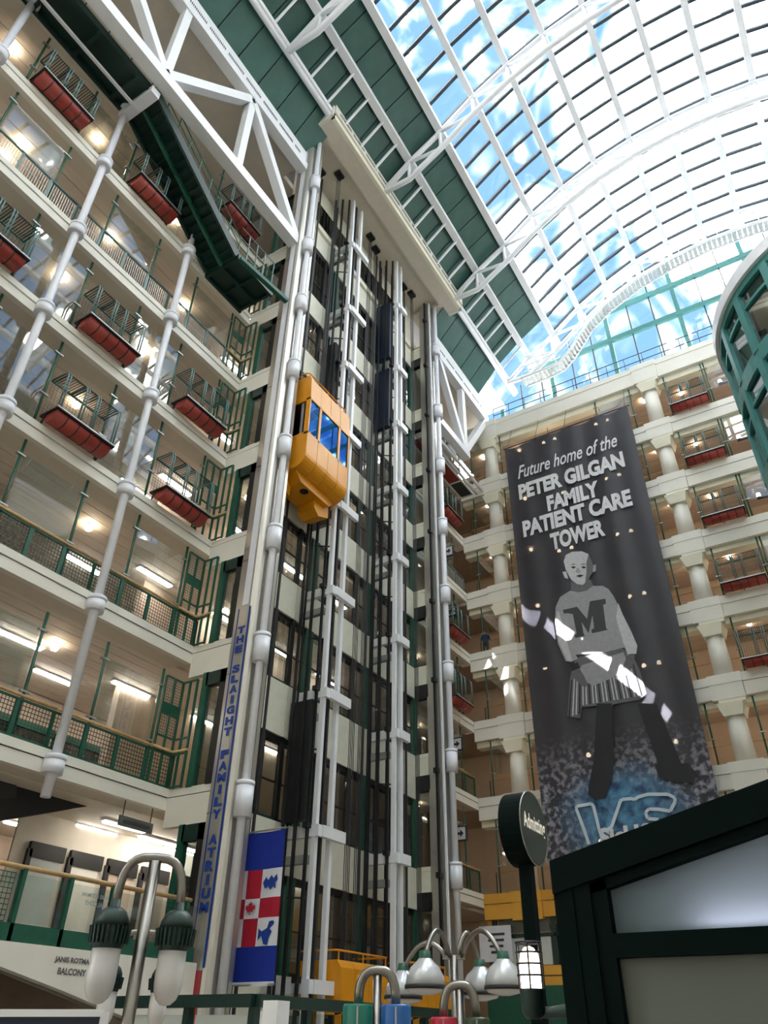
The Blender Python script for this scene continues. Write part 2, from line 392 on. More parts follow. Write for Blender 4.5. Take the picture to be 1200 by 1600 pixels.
# gable glazing
gb = struct(MB().box(39.3, 39.5, -15, 15, 34.9, 35.2), 'window_1', 'teal', 'tall gable window of teal mullions beyond the terrace')
def vault_z(y):
    for (ya, za), (yb, zb) in zip(NODE, NODE[1:]):
        if yb <= y <= ya: return za+(zb-za)*(y-ya)/(yb-ya)
    return 38
for k, y in enumerate([14.4, 10.4, 5.9, 1.1, -3.7, -8.5, -13]):
    part(MB().box(39.3, 39.5, y-.14, y+.14, 35.2, vault_z(y)), 'mullion', 'teal', gb)
    for q in (1, 2):
        yy = y-1.6*q
        part(MB().box(39.36, 39.44, yy-.04, yy+.04, 35.2, vault_z(yy)), 'glazing_bar', 'dark', gb)
for z in (40.9, 43.8):
    part(MB().box(39.28, 39.5, -12, 12 if z < 42 else 8, z-.2, z+.2), 'transom', 'teal', gb)
ys = [14.4, 10.4, 5.9, 1.1, -3.7, -8.5, -13]
for a, b in zip(ys, ys[1:]):
    p = MB(); p.add([(39.4, a, 35.2), (39.4, b, 35.2), (39.4, b, vault_z(b)), (39.4, a, vault_z(a))], [(0, 1, 2, 3)])
    part(p, 'pane', 'roofglass', gb)
# a neighbouring building behind the gable
nb = thing('neighbour_building', 'grey blue building with a sloping roof outside the gable window', 'building', (52, 5, 30))
part(MB().prism([(11, 30), (-12, 30), (-12, 46.5), (3.5, 43.4), (11, 39.6)], lambda a, b: (52, a, b), (8, 0, 0)), 'body', 'brick', nb)
for y, z in ((8, 37.5), (4.5, 38.5), (1, 40), (-2.5, 41), (-6, 42)):
    part(MB().box(51.9, 52.05, y-1.2, y+1.2, z-1.1, z+1.1), 'window', 'roofglass' if y < 3 else 'navy', nb)
# curved maintenance gantry under the roof end
ga = thing('maintenance_gantry', 'curved grey maintenance walkway hanging below the skylight end', 'gantry', (37.6, 11.7, 38.2))
GP = [(11.9, 38.35), (10.2, 38.35), (9.1, 38.5), (8.2, 39.3), (6.7, 41.2), (5.2, 42.3), (3.0, 43.3), (.5, 43.9), (-2.0, 44.1), (-4.5, 43.9), (-7, 43.4)]
for dx in (-.45, .45):
    part(MB().tube([(37.6+dx, y, z) for y, z in GP], .09, 6), 'stringer', 'white', ga, True)
    part(MB().tube([(37.6+dx, y, z+1.05) for y, z in GP], .04, 6), 'handrail', 'white', ga, True)
    part(MB().tube([(37.6+dx, y, z+.55) for y, z in GP], .03, 6), 'middle_rail', 'white', ga, True)
def along(P, n):
    L = [0]
    for a, b in zip(P, P[1:]): L.append(L[-1]+math.dist(a, b))
    out = []
    for k in range(n+1):
        s_ = L[-1]*k/n; j = max(q for q in range(len(P)) if L[q] <= s_+1e-9); j = min(j, len(P)-2)
        t_ = (s_-L[j])/(L[j+1]-L[j]); out.append((P[j][0]+(P[j+1][0]-P[j][0])*t_, P[j][1]+(P[j+1][1]-P[j][1])*t_))
    return out
for k, (y, z) in enumerate(along(GP, 66)):
    part(MB().box(37.15, 38.05, y-.125, y+.125, z-.02, z+.03), 'tread', 'railmetal', ga)
    if k % 4 == 0:
        for dx in (-.45, .45): part(MB().bar((37.6+dx, y, z), (37.6+dx, y, z+1.05), .05, .05), 'post', 'white', ga)
for y, z in ((9.6, 38.4), (4.0, 42.9), (-2, 44.1)):
    part(MB().tube([(37.6, y, z+1.0), (37.7, y, vault_z(y)-.5)], .08, 6), 'hanger', 'white', ga)
# terrace railing on top of the end wall
tr = thing('terrace_railing', 'thin dark railing along the terrace above the black banner', 'railing', (XR+.1, 14, 35.1))
for z in (35.65, 36.25): part(MB().tube([(XR+.1, 14.2, z), (XR+.1, -1.2, z)], .03, 6), 'rail', 'dark', tr)
for k in range(14): part(MB().bar((XR+.1, 14.2-k*1.15, 35.1), (XR+.1, 14.2-k*1.15, 36.25), .04, .04), 'post', 'dark', tr)

# soffit above the top balconies
for n_, (a, b) in enumerate(((-4, 15.6), (29.6, 41))):
    struct(MB().box(a, b, 15.3, 24, 36.4, 36.8), 'ceiling', 'soffit', 'flat beige soffit over the top balcony ' + ('before' if n_ == 0 else 'behind')+' the tower')
struct(MB().box(15.6, 29.6, 16.2, 24, 36.4, 36.8), 'ceiling', 'soffit', 'flat soffit inside the elevator tower top')
struct(MB().box(-4, 41.5, 14.9, 24.4, 40.4, 40.6), 'roof_cover', 'white', 'flat roof over the balcony wing')
# ------------------------------------------------------------------ steel trusses beside the tower
def slots(mb, x0, x1, y, z):
    n_ = int((x1-x0)/.09)
    for k in range(n_):
        if (k % 14) > 11: continue
        x = x0+k*.09; mb.box(x, x+.045, y-.012, y, z, z+.22)
ts = thing('eaves_truss', 'big white box steel truss running to the near tower column', 'truss', (15.6, 15, 30.3), 'eaves trusses')
part(MB().box(-4, 15.75, 14.75, 15.25, 36.0, 36.55), 'top_chord', 'white', ts)
part(MB().box(-4, 15.75, 14.9, 15.3, 36.55, 37.7), 'gutter_face', 'white', ts)
vm = MB(); slots(vm, 6, 15.3, 14.9, 36.9); part(vm, 'vent_slots', 'dark', ts)['kind'] = 'stuff'
part(MB().box(-4, 15.75, 14.75, 15.25, 29.95, 30.55), 'bottom_chord', 'white', ts)
for x in (3.0, 7.37, 11.65):
    part(MB().bar((x, 15, 30.4), (x, 15, 36.1), .36, .36, (1, 0, 0)), 'vertical', 'white', ts)
for p, q in (((7.37, 30.5), (3.0, 36.0)), ((7.37, 30.5), (11.65, 36.0)), ((15.7, 30.5), (11.65, 36.0)), ((-1.3, 30.5), (3.0, 36.0))):
    part(MB().bar((p[0], 15, p[1]), (q[0], 15, q[1]), .4, .42, (0, 1, 0)), 'diagonal', 'white', ts)
t2 = thing('eaves_truss', 'smaller white box steel truss between far tower column and end wall', 'truss', (29.6, 15, 30.3), 'eaves trusses')
part(MB().box(29.4, 37.3, 14.75, 15.25, 35.5, 36.1), 'top_chord', 'white', t2)
part(MB().box(29.4, 37.3, 14.9, 15.3, 36.1, 37.5), 'gutter_face', 'white', t2)
vm = MB(); slots(vm, 30, 36.6, 14.9, 36.4); part(vm, 'vent_slots', 'dark', t2)['kind'] = 'stuff'
part(MB().box(29.4, 33.7, 14.75, 15.25, 29.8, 30.3), 'bottom_chord', 'white', t2)
part(MB().bar((33.4, 15, 30.1), (33.4, 15, 35.6), .36, .4, (1, 0, 0)), 'vertical', 'white', t2)
part(MB().bar((29.9, 15, 36.0), (33.3, 15, 30.3), .38, .4, (0, 1, 0)), 'diagonal', 'white', t2)
part(MB().bar((33.3, 15, 30.2), (37.1, 15, 35.7), .42, .45, (0, 1, 0)), 'diagonal', 'white', t2)
for n_, (a, b) in enumerate(((-4, 15.6), (29.6, 37))):
    struct(MB().add([(a, 15.1, 37.5), (b, 15.1, 37.5), (b, 15.1, 38.1), (a, 15.1, 38.1)], [(0, 1, 2, 3)]), 'trim_%d' % (n_+1), 'white', 'white flashing above the eaves truss '+('before' if n_ == 0 else 'behind')+' the tower')

# ------------------------------------------------------------------ elevator tower
wt = struct(MB().box(XT0+.3, XT1, 20.5, 20.8, -1.6, 39), 'wall_tower', 'backwall', 'inner wall behind the elevator tower windows')
PW = 1.0; NP = 12
SP = {8: 0}
levels = [-1, 0, 1, 2, 3, 4, 5, 6, 7]
me_p = {}
for i in levels:
    zt = ZG[i]; zb = zt-(1.8 if i in (5, 7) else 1.45)
    lower = ZG.get(i+1, -1.6)
    for k in range(NP):
        x0 = 16.45+k*PW
        h = zt-zb
        key = round(h, 2)
        if key not in me_p: me_p[key] = MB().box(.012, PW-.012, 0, .12, -h, 0).mesh('spandrel_panel')
        link(me_p[key], 'spandrel_panel', 'panel', wt, (x0, 15.95+(.03 if k % 3 == 1 else 0), zt))
    part(MB().box(16.45, XT1, 16.04, 16.3, zb-.18, zb+.05), 'window_head', 'black', wt)
    if i < 7:
        part(MB().box(16.45, XT1, 16.02, 16.12, lower-.02, lower+.1), 'window_sill', 'darkgreen', wt)
    for k in range(NP+1):
        x = 16.45+k*PW
        gm = 'green' if k % 4 in (0, ) else 'black'
        part(MB().box(x-(.22 if k % 4 == 0 else .09), x+(.22 if k % 4 == 0 else .09), 15.97, 16.12, lower-.35*(k % 4 == 2), zb), 'mullion', gm, wt)
        if k < NP: part(MB().box(x+.1, x+PW-.1, 16.05, 16.07, lower, zb), 'pane', 'window', wt)
        if k < NP: part(MB().box(x+.1, x+PW-.1, 16.03, 16.09, lower+1.15, lower+1.2), 'transom', 'black', wt)
# plain wall band up to the canopy
part(MB().box(16.45, XT1, 16.0, 16.2, 35.2, 39), 'top_wall', 'cream2', wt)
part(MB().box(17.2, XT1-1, 15.96, 16.0, 36.0, 37.6), 'top_window', 'darkwindow', wt)
part(MB().box(16.9, XT1-.3, 15.8, 16.0, 35.2, 35.45), 'top_ledge', 'cream2', wt)
# return window beside the balconies and far end wall
for i in levels[:-1]:
    zt = ZG[i]; lower = ZG[i+1] if i+1 in ZG else -1.6
    if i >= 0 or True:
        part(MB().box(XT0+.05, XT0+.15, 15.4, 16.2, lower+.2, zt-.82), 'pane', 'window', wt)
        part(MB().box(XT0-.02, XT0+.2, 16.12, 16.34, lower+.2, zt-.8), 'mullion', 'green', wt)
        part(MB().box(XT0-.02, XT0+.2, 15.36, 16.2, zt-1.25, zt-.82), 'window_head', 'darkgreen', wt)
        part(MB().box(XT0-.02, XT0+.2, 15.36, 15.6, lower+.2, zt-.82), 'mullion', 'black', wt)
    part(MB().box(XT1, XT1+.2, 15.3, 16.1, zt-.85, zt-.1), 'spandrel_panel', 'panel', wt)
    part(MB().box(XT1-.02, XT1+.2, 15.3, 16.1, zt-.1, zt+.06), 'ledge', 'cream2', wt)
    part(MB().box(XT1-.05, XT1+.2, 15.3, 16.1, zt-1.5, zt-.86), 'louvre_box', 'black', wt)
    part(MB().box(XT1+.08, XT1+.12, 15.3, 16.1, lower+.05, zt-1.5), 'pane', 'window', wt)
    part(MB().box(XT1-.02, XT1+.2, 15.98, 16.12, lower, zt-1.5), 'mullion', 'darkgreen', wt)
# canopy over the shafts
cp = struct(MB().box(15.5, 29.9, 13.2, 16.2, 39.25, 39.5), 'ceiling_tower', 'soffit', 'cream canopy soffit over the elevator shafts')
part(MB().box(15.5, 29.9, 13.2, 14.15, 39.0, 39.25), 'border', 'soffit', cp)
part(MB().box(15.5, 16.6, 14.15, 16.2, 39.0, 39.25), 'border', 'soffit', cp)
part(MB().box(28.9, 29.9, 14.15, 16.2, 39.0, 39.25), 'border', 'soffit', cp)
part(MB().box(15.4, 30.0, 13.05, 13.25, 38.98, 39.35), 'fascia', 'cream2', cp)
part(MB().box(15.4, 30.0, 12.95, 13.2, 39.38, 40.3), 'fascia_cap', 'cream', cp)
vm = MB(); slots(vm, 15.8, 29.6, 12.95, 39.6); part(vm, 'vent_slots', 'dark', cp)['kind'] = 'stuff'
part(MB().box(15.3, 15.5, 13.05, 16.2, 38.98, 40.3), 'side_fascia', 'cream', cp)
part(MB().box(29.9, 30.1, 13.05, 16.2, 38.98, 40.3), 'side_fascia', 'cream', cp)
part(MB().box(15.5, 29.9, 13.3, 16.2, 39.5, 40.2), 'body', 'cream', cp)

def collar_pipe(t, x, y, r, rc, zs, z0, z1, hc=.95, dz=.2):
    part(MB().tube([(x, y, z0), (x, y, z1)], r, 14), 'pipe', 'pipewhite', t, True)
    for z in zs:
        c = part(MB().lathe([(rc, -hc), (rc, -.13)], (x, y, z+dz), 18), 'collar', 'pipewhite', t, True)
        part(MB().lathe([(rc*1.03, -.12), (rc*1.03, 0)], (x, y, z+dz), 18), 'collar_cap', 'pipewhite', c, True)
ct = thing('tower_column', 'stainless steel corner column with blue vertical lettering and white pipe', 'column', (16.0, 14.9, -1.6), 'tower columns')
def rounded(x0, x1, y0, y1, r):
    pts = [(x1, y1), (x0, y1)]
    pts += [(x0+r-r*math.cos(a), y0+r-r*math.sin(a)) for a in [PI/2*k/5 for k in range(6)]]
    return pts+[(x1, y0)]
part(MB().prism(rounded(XT0-.02, 16.4, 14.58, 15.36, .3), lambda a, b: (a, b, -1.6), (0, 0, 40.6)), 'cladding', 'steel', ct)
for z in (1.0, 5.0, 9.0, 13.0, 17.0, 21.0, 25.0, 29.0, 33.0):
    part(MB().box(XT0-.026, 16.41, 14.9, 15.37, z, z+.03), 'joint', 'tube', ct)
part(MB().box(XT0-.032, XT0-.02, 15.2, 15.235, 1.4, 11.2), 'stripe', 'letterblue', ct)
part(MB().box(XT0-.032, XT0-.02, 14.73, 14.79, 1.4, 11.2), 'stripe', 'letterblue', ct)
part(MB().box(XT0-.032, XT0-.02, 14.8, 15.06, -1.6, 1.35), 'red_stripe', 'signred', ct)
part(MB().box(XT0-.03, XT0-.02, 14.85, 15.1, 11.3, 39), 'light_strip', 'pipewhite', ct)
msg = 'THE SLAIGHT FAMILY ATRIUM'; step = (10.42-2.71)/(len(msg)-1)
for k, ch in enumerate(msg):
    if ch == ' ': continue
    zc = 10.42-k*step
    letters(ch, lambda a, b, zc=zc: (XT0-.035, 14.995-a, zc+b), .11 if ch == 'I' else .3, .25, 'letter', 'letterblue', ct, .06)
part(MB().box(16.4, 16.55, 14.5, 14.75, -1.6, 39), 'guide', 'steel', ct)
collar_pipe(ct, 16.08, 14.4, .12, .25, [ZG[i] for i in (6, 5, 4, 3, 2, 1, 0, -1)], -1.6, 39.0)
cr = thing('tower_column', 'stainless steel column at the far side of the elevators', 'column', (28.9, 15, -1.6), 'tower columns')
part(MB().box(28.45, 29.2, 14.7, 15.35, -1.6, 39), 'cladding', 'steel', cr)
part(MB().box(28.3, 28.42, 14.85, 14.95, -1.6, 39), 'rail', 'black', cr)
part(MB().box(28.46, 28.55, 14.62, 14.7, -1.6, 39), 'flange', 'white', cr)
for z in range(1, 39, 4): part(MB().box(28.2, 28.5, 14.8, 15.0, z+.2, z+.4), 'clamp', 'black', cr)
collar_pipe(cr, 28.95, 14.5, .13, .26, [ZG[i] for i in (6, 5, 4, 3, 2, 1, 0, -1)], -1.6, 39.0)

def divider(xc, arm, label):
    t = thing('elevator_guide_frame', label, 'elevator frame', (xc, 14.9, -1.6), 'guide frames between the elevators')
    part(MB().box(xc+.02, xc+.17, 14.74, 14.9, -1.6, 39), 'column', 'white', t)
    part(MB().box(xc+arm*.62-.08, xc+arm*.62+.08, 14.74, 14.9, -1.6, 39), 'column', 'white', t)
    part(MB().box(xc-.12, xc-.03, 14.95, 15.03, -1.6, 39), 'guide_rail', 'black', t)
    part(MB().box(xc+arm*.32, xc+arm*.32+.09, 14.85, 14.95, -1.6, 39), 'guide_rail', 'dark', t)
    part(MB().box(xc-.06, xc+.0, 15.5, 15.56, -1.6, 39), 'guide_rail', 'dark', t)
    part(MB().box(xc-.06, xc+.0, 15.8, 15.86, -1.6, 39), 'guide_rail', 'black', t)
    for a, y in ((-.34, 15.25), (-.5, 15.6), (.5*arm, 15.3), (.8*arm, 15.5)): part(MB().box(xc+a, xc+a+.085, y, y+.09, -1.6, 39), 'guide_rail', 'black', t)
    for i in (7, 6, 5, 4, 3, 2, 1, 0, -1):
        z = ZG[i]-.13
        a = part(MB().box(xc+.0, xc+.18, 14.62, 16.1, z-.34, z), 'bracket', 'white', t)
        part(MB().box(xc+.18, xc+arm, 14.56, 14.72, z-.34, z), 'bracket_arm', 'white', t)
        part(MB().box(xc-.2, xc+.0, 14.9, 15.1, z-.1, z+.06), 'clamp', 'black', a)
        part(MB().box(xc-.02, xc+.16, 15.0, 16.1, z-1.1, z-.85), 'lower_brace', 'railmetal', t)
        if i < 7: part(MB().tube([(xc-.05, 15.6, z-2.0), (xc+.45, 14.9, z-2.0)], .03, 6), 'tie', 'black', t)
    return t
d1 = divider(19.87, 1.43, 'white guide frame with brackets beside the raised yellow cab')
part(MB().box(19.6, 19.85, 15.0, 15.9, 5.6, 9.5), 'counterweight', 'black', d1)
part(MB().box(19.6, 19.85, 15.1, 15.8, 23.5, 27.2), 'counterweight', 'black', d1)
d2 = divider(24.62, .9, 'white guide frame with brackets in the middle of the elevator tower')
part(MB().box(24.3, 24.55, 15.0, 15.9, 30.5, 35.0), 'counterweight', 'navy', d2)
part(MB().box(24.3, 24.55, 15.0, 15.9, 25.5, 29.6), 'counterweight', 'navy', d2)
for n_, (x, y) in enumerate(((17.6, 15.45), (18.3, 14.7), (22.5, 15.3), (23.4, 15.5), (26.6, 15.45), (27.4, 15.3))):
    t = thing('hoist_cable', ['rear black hoist cables of the near elevator shaft', 'black hoist cables above the raised yellow cab', 'front black hoist cables of the middle elevator shaft',
              'rear black hoist cables of the middle elevator shaft', 'rear black hoist cables of the far elevator shaft', 'front black hoist cables of the far elevator shaft'][n_], 'cable', (x, y, 39.2))
    part(MB().box(x-.25, x+.25, y-.18, y+.18, 39.05, 39.25), 'anchor_plate', 'black', t)
    z0 = 22.0 if n_ == 1 else 2.0 if n_ in (2, 5) else -1.6
    for k in range(4): part(MB().tube([(x-.15+k*.1, y, 39.1), (x-.15+k*.1, y, z0)], .016, 5), 'strand', 'cable', t)
    if n_ in (0, 3, 4): part(MB().box(x+.32, x+.39, y+.1, y+.16, -1.6, 39.0), 'rail', 'dark', t)

# ------------------------------------------------------------------ elevator cabs
def cab(x0, x1, zs, yf, label):
    """zs = sill height of the window"""
    yb = yf+1.55
    t = thing('elevator_cab', label, 'elevator', ((x0+x1)/2, 14.4, zs-1.2), 'yellow elevator cabs')
    # lower body: profile in Y,Z with the rounded front-bottom edge, in four bays along X
    prof = [(yb, zs), (yf, zs), (yf, zs-.95)]+[(yf+.55-.55*math.cos(a), zs-.95-.55*math.sin(a)) for a in [PI/2*k/6 for k in range(1, 7)]]+[(yb, zs-1.5)]
    w_ = (x1-x0)/4
    for k in range(4):
        part(MB().prism(prof, lambda a, b: (x0+k*w_+.008, a, b), (w_-.016, 0, 0)), 'body_panel', 'yellow', t)
    part(MB().box(x0+.02, x1-.02, yf+.6, yb-.02, zs-1.45, zs-.01), 'body_core', 'brown', t)
    # belly and pit box
    part(MB().prism([(x0+.15, zs-1.5), (x1-.1, zs-1.5), (x1-.45, zs-1.85), (x0+.5, zs-1.85)], lambda a, b: (a, yf+.5, b), (0, 1.1, 0)), 'belly', 'yellow', t)
    part(MB().prism([(x1-1.1, zs-1.5), (x1-.2, zs-1.5), (x1-.2, zs-2.2), (x1-.8, zs-2.45), (x1-1.1, zs-2.2)], lambda a, b: (a, yf+.7, b), (0, .8, 0)), 'buffer_box', 'yellow', t)
    part(MB().prism([(x0+.0, zs-1.2), (x0+.55, zs-1.5), (x0+.5, zs-2.3), (x0+.1, zs-2.1)], lambda a, b: (a, yf+1.0, b), (0, .5, 0)), 'buffer_box', 'yellow', t)
    part(MB().lathe([(.17, -1.87), (.17, -1.84)], ((x0+x1)/2-.35, yf+.75, zs), 18), 'vent_hole', 'black', t)
    # windows
    zt = zs+1.85
    xs = [x0, x0+.72, x0+2.05, x1]
    for x in xs: part(MB().box(x-.06 if x > x0 else x, x+.06 if x < x1 else x, yf, yf+.1, zs, zt), 'window_post', 'yellow', t)
    part(MB().box(x0, x1, yf, yf+.1, zs, zs+.09), 'window_sill', 'yellow', t); part(MB().box(x0, x1, yf, yf+.1, zt-.08, zt), 'window_head', 'yellow', t)
    for a, b in zip(xs, xs[1:]): part(MB().box(a+.06, b-.06, yf+.04, yf+.06, zs+.09, zt-.08), 'window_pane', 'cabglass', t)
    for x in (x0, x1):
        e = .1 if x == x0 else -.1
        part(MB().box(min(x, x+e), max(x, x+e), yf+.1, yf+.2, zs, zt), 'window_post', 'yellow', t)
        part(MB().box(min(x, x+e), max(x, x+e), yf+.8, yf+.95, zs, zt), 'window_post', 'yellow', t)
        part(MB().box(min(x, x+e), max(x, x+e), yf+.1, yf+.9, zt-.1, zt), 'window_head', 'yellow', t)
        part(MB().box(min(x, x+e), max(x, x+e), yf+.1, yf+.9, zs, zs+.1), 'window_sill', 'yellow', t)
        part(MB().box(x+e*.4, x+e*.6, yf+.2, yf+.8, zs+.1, zt-.1), 'window_pane', 'darkwindow', t)
    part(MB().box(x0, x1, yf+.95, yb, zs, zt), 'rear_body', 'brown', t)
    # upper body
    for k in range(4):
        part(MB().prism([(yf, zt), (yf+.05, zt+1.05), (yf+.2, zt+1.25), (yb, zt+1.25), (yb, zt)], lambda a, b: (x0+k*w_+.008, a, b), (w_-.016, 0, 0)), 'roof_panel', 'yellow', t)
    part(MB().tube([(x0+.05, yb, zt+1.5), (x0+.05, yf+.35, zt+1.5), (x0+.12, yf+.25, zt+1.5), (x1-.1, yf+.25, zt+1.5), (x1-.05, yf+.35, zt+1.5), (x1-.05, yb, zt+1.5)], .03, 6), 'roof_rail', 'yellow', t, True)
    for x in (x0+.15, (x0+x1)/2, x1-.15): part(MB().tube([(x, yf+.25, zt+1.2), (x, yf+.25, zt+1.5)], .025, 6), 'rail_post', 'yellow', t)
    return t
cab(16.7, 19.45, 18.8, 13.9, 'yellow elevator cab raised high up the near shaft with blue reflecting windows')
cab(21.0, 23.95, -1.15, 14.3, 'yellow elevator cab at the bottom of the middle shaft')
cab(25.55, 28.1, -1.15, 14.35, 'yellow elevator cab at the bottom of the far shaft')

# ------------------------------------------------------------------ balcony fittings (prototypes in their own frame: x along the wall, -y into the atrium)
def arc(c, r, a0, a1, n, f): return [f(c[0]+r*math.cos(a0+(a1-a0)*k/n), c[1]+r*math.sin(a0+(a1-a0)*k/n)) for k in range(n+1)]
def wires(mb, x0, x1, z0, z1, y, s, w=.012):
    n_ = max(2, int(round((x1-x0)/s))); m_ = max(2, int(round((z1-z0)/s)))
    for k in range(n_+1): x = x0+(x1-x0)*k/n_; mb.add([(x-w, y, z0), (x+w, y, z0), (x+w, y, z1), (x-w, y, z1)], [(0, 1, 2, 3)])
    for k in range(m_+1): z = z0+(z1-z0)*k/m_; mb.add([(x0, y-.004, z-w), (x1, y-.004, z-w), (x1, y-.004, z+w), (x0, y-.004, z+w)], [(0, 1, 2, 3)])
    return mb
def make_planter():
    t = thing('balcony_planter', 'x', 'planter')
    cy, cz, r = -.3, .3, .31
    pts = arc((cy, cz), r, PI*.97, 2*PI+.03*PI, 14, lambda a, b: (a, b))
    br = lpart(MB().prism(pts, lambda a, b: (-.98, a, b), (1.96, 0, 0)), 'barrel', 'red', t, True)
    for x in (-.6, -.2, .2, .6):
        o = arc((cy, cz), r+.012, PI*.97, 2.03*PI, 14, lambda a, b: (a, b)); q = arc((cy, cz), r-.01, PI*.97, 2.03*PI, 14, lambda a, b: (a, b))
        mb = MB(); n_ = len(o)
        mb.add([(x-.018, a, b) for a, b in o]+[(x+.018, a, b) for a, b in o], [(k, k+1, k+1+n_, k+n_) for k in range(n_-1)])
        lpart(mb, 'strap', 'black', br)
    lpart(MB().box(-1.05, 1.05, -.68, .12, .30, .36), 'tray', 'black', t)
    lpart(MB().box(-1.06, 1.06, -.70, -.67, .33, .375), 'tray_edge', 'railmetal', t)
    for x in (-.99, .99): lpart(MB().bar((x, -.1, .3), (x, .1, -.1), .04, .05), 'bracket', 'black', t)
    for x in (-.97, -.27, .16, .95):
        for s in (-.045, .045):
            g = lpart(MB().tube([(x+s, -.62, .36), (x+s, -.62, 1.62), (x+s, -.58, 1.74), (x+s, -.48, 1.8), (x+s, .2, 1.82)], .026, 6), 'guard_bar', 'greygreen', t, True)
    lpart(MB().box(-1.02, 1.02, .17, .22, 1.78, 1.84), 'top_rail', 'green', t)
    lpart(MB().tube([(-1.0, -.5, 1.79), (1.0, -.5, 1.79)], .02, 6), 'front_rail', 'dark', t)
    mb = MB()
    for k in range(26): x = -1+2*k/25; mb.add([(x-.014, -.5, 1.8), (x+.014, -.5, 1.8), (x+.014, .2, 1.82), (x-.014, .2, 1.82)], [(0, 1, 2, 3)])
    lpart(mb, 'mesh_shelf', 'mesh', t)['kind'] = 'stuff'
    lpart(wires(MB(), -.98, .98, .4, 1.8, .2, .11, .006), 'mesh_panel', 'mesh', t)['kind'] = 'stuff'
    return t
def make_screen(w_, h, glassy=True):
    """two hanger rods with a clipped glass sheet"""
    t = thing('glass_screen', 'x', 'screen')
    for x in (-w_/2, w_/2):
        lpart(MB().tube([(x, .25, .0), (x, .25, h)], .042, 8), 'hanger_rod', 'green', t, True)
        for z in (1.25, h-.55): lpart(MB().box(x-.14, x+.14, .2, .3, z, z+.05), 'clip', 'railmetal', t)
    if glassy: lpart(MB().box(-w_/2+.1, w_/2-.1, .24, .255, 1.2, h-.45), 'glass_sheet', 'clear', t)
    return t
def make_mesh_railing(w_):
    t = thing('balcony_railing', 'x', 'railing')
    n_ = 4
    for k in range(n_):
        x0 = -w_/2+k*w_/n_; x1 = x0+w_/n_
        for a in (x0+.03, x1-.03):
            lpart(MB().box(a-.03, a+.03, .1, .16, 0, 1.0), 'post', 'green', t)
        lpart(MB().box(x0, x1, .1, .16, .95, 1.0), 'panel_rail', 'green', t); lpart(MB().box(x0, x1, .1, .16, .05, .1), 'panel_rail', 'green', t)
        lpart(wires(MB(), x0+.06, x1-.06, .1, .95, .13, .1, .011), 'mesh_panel', 'darkgreen', t)['kind'] = 'stuff'
    lpart(MB().tube([(-w_/2, .1, 1.06), (w_/2, .1, 1.06)], .045, 8), 'handrail', 'wood', t, True)
    lpart(MB().box(-w_/2, w_/2, .08, .18, -.06, .02), 'kick_rail', 'darkgreen', t)
    return t
def make_bar_railing(w_):
    t = thing('balcony_railing', 'x', 'railing')
    for k in range(5):
        x = -w_/2+k*w_/4; lpart(MB().box(x-.04, x+.04, .1, .17, 0, 1.05), 'post', 'greygreen', t)
    mb = MB(); n_ = int(w_/.085)
    for k in range(n_): x = -w_/2+k*.085; mb.box(x-.008, x+.008, .12, .14, .06, .98)
    lpart(mb, 'baluster_grille', 'railmetal', t)['kind'] = 'stuff'
    lpart(MB().tube([(-w_/2, .12, 1.08), (w_/2, .12, 1.08)], .04, 8), 'handrail', 'greygreen', t, True)
    lpart(MB().box(-w_/2, w_/2, .1, .17, .0, .06), 'bottom_rail', 'greygreen', t)
    return t
BAY = {.83: 'at the near end', 5.19: 'before the first pipe column', 9.55: 'between the two pipe columns', 13.86: 'beside the elevator tower', 34.5: 'behind the far tower column'}
P0, P1, P2, P3, P4 = [], [], [], [], []
pl = make_planter(); sc_ = make_screen(2.2, 3.5); s5 = make_screen(2.2, 3.5, False); mr = make_mesh_railing(4.34); br_ = make_bar_railing(4.34)
for i in range(7):
    zt = ZG[i]+.24
    for x, bn in BAY.items():
        if x < 1 and i > 1: continue
        if i == 0 and 1 < x < 13: continue
        if i == 1 and 13 < x < 14: continue
        if i in (1, 3, 4, 0):
            place(pl, P0, (x, YW, zt), 0, f'red planter with green guard bars, {ORD[i]} balcony level, {bn}', 'balcony planters')
            place(s5, P2, (x, YW, zt-.04), 0, f'green hanger rods flanking a planter, {ORD[i]} balcony level, {bn}', 'hanger rods')
        else:
            place(sc_, P1, (x, YW, zt-.04), 0, f'clear glass screen on rods, {ORD[i]} balcony level, {bn}', 'balcony glass screens')
            if i in (5, 6): place(mr, P3, (x-.15 if x < 30 else x+.1, YW, zt), 0, f'green mesh railing with wooden handrail, {ORD[i]} balcony level, {bn}', 'mesh railings')
            else: place(br_, P4, (x-.15 if x < 30 else x+.1, YW, zt), 0, f'grey bar railing, {ORD[i]} balcony level, {bn}', 'bar railings')
# sheets of glass behind the pipe columns on the planter levels
gs = MB().box(-1.0, 1.0, .24, .255, .05, 2.9).mesh('glass_sheet'); gs.materials.append(M['clear'])
for i in (1, 3, 4):
    for x, n_ in ((7.37, 'first'), (11.73, 'second')):
        o = link(gs, 'glass_sheet', 'clear', None, (x, YW, ZG[i]+.24))
        tag(o, f'tall clear glass sheet behind the {n_} white pipe column on the {ORD[i]} balcony level', 'glass', 'glass sheets behind the pipes')
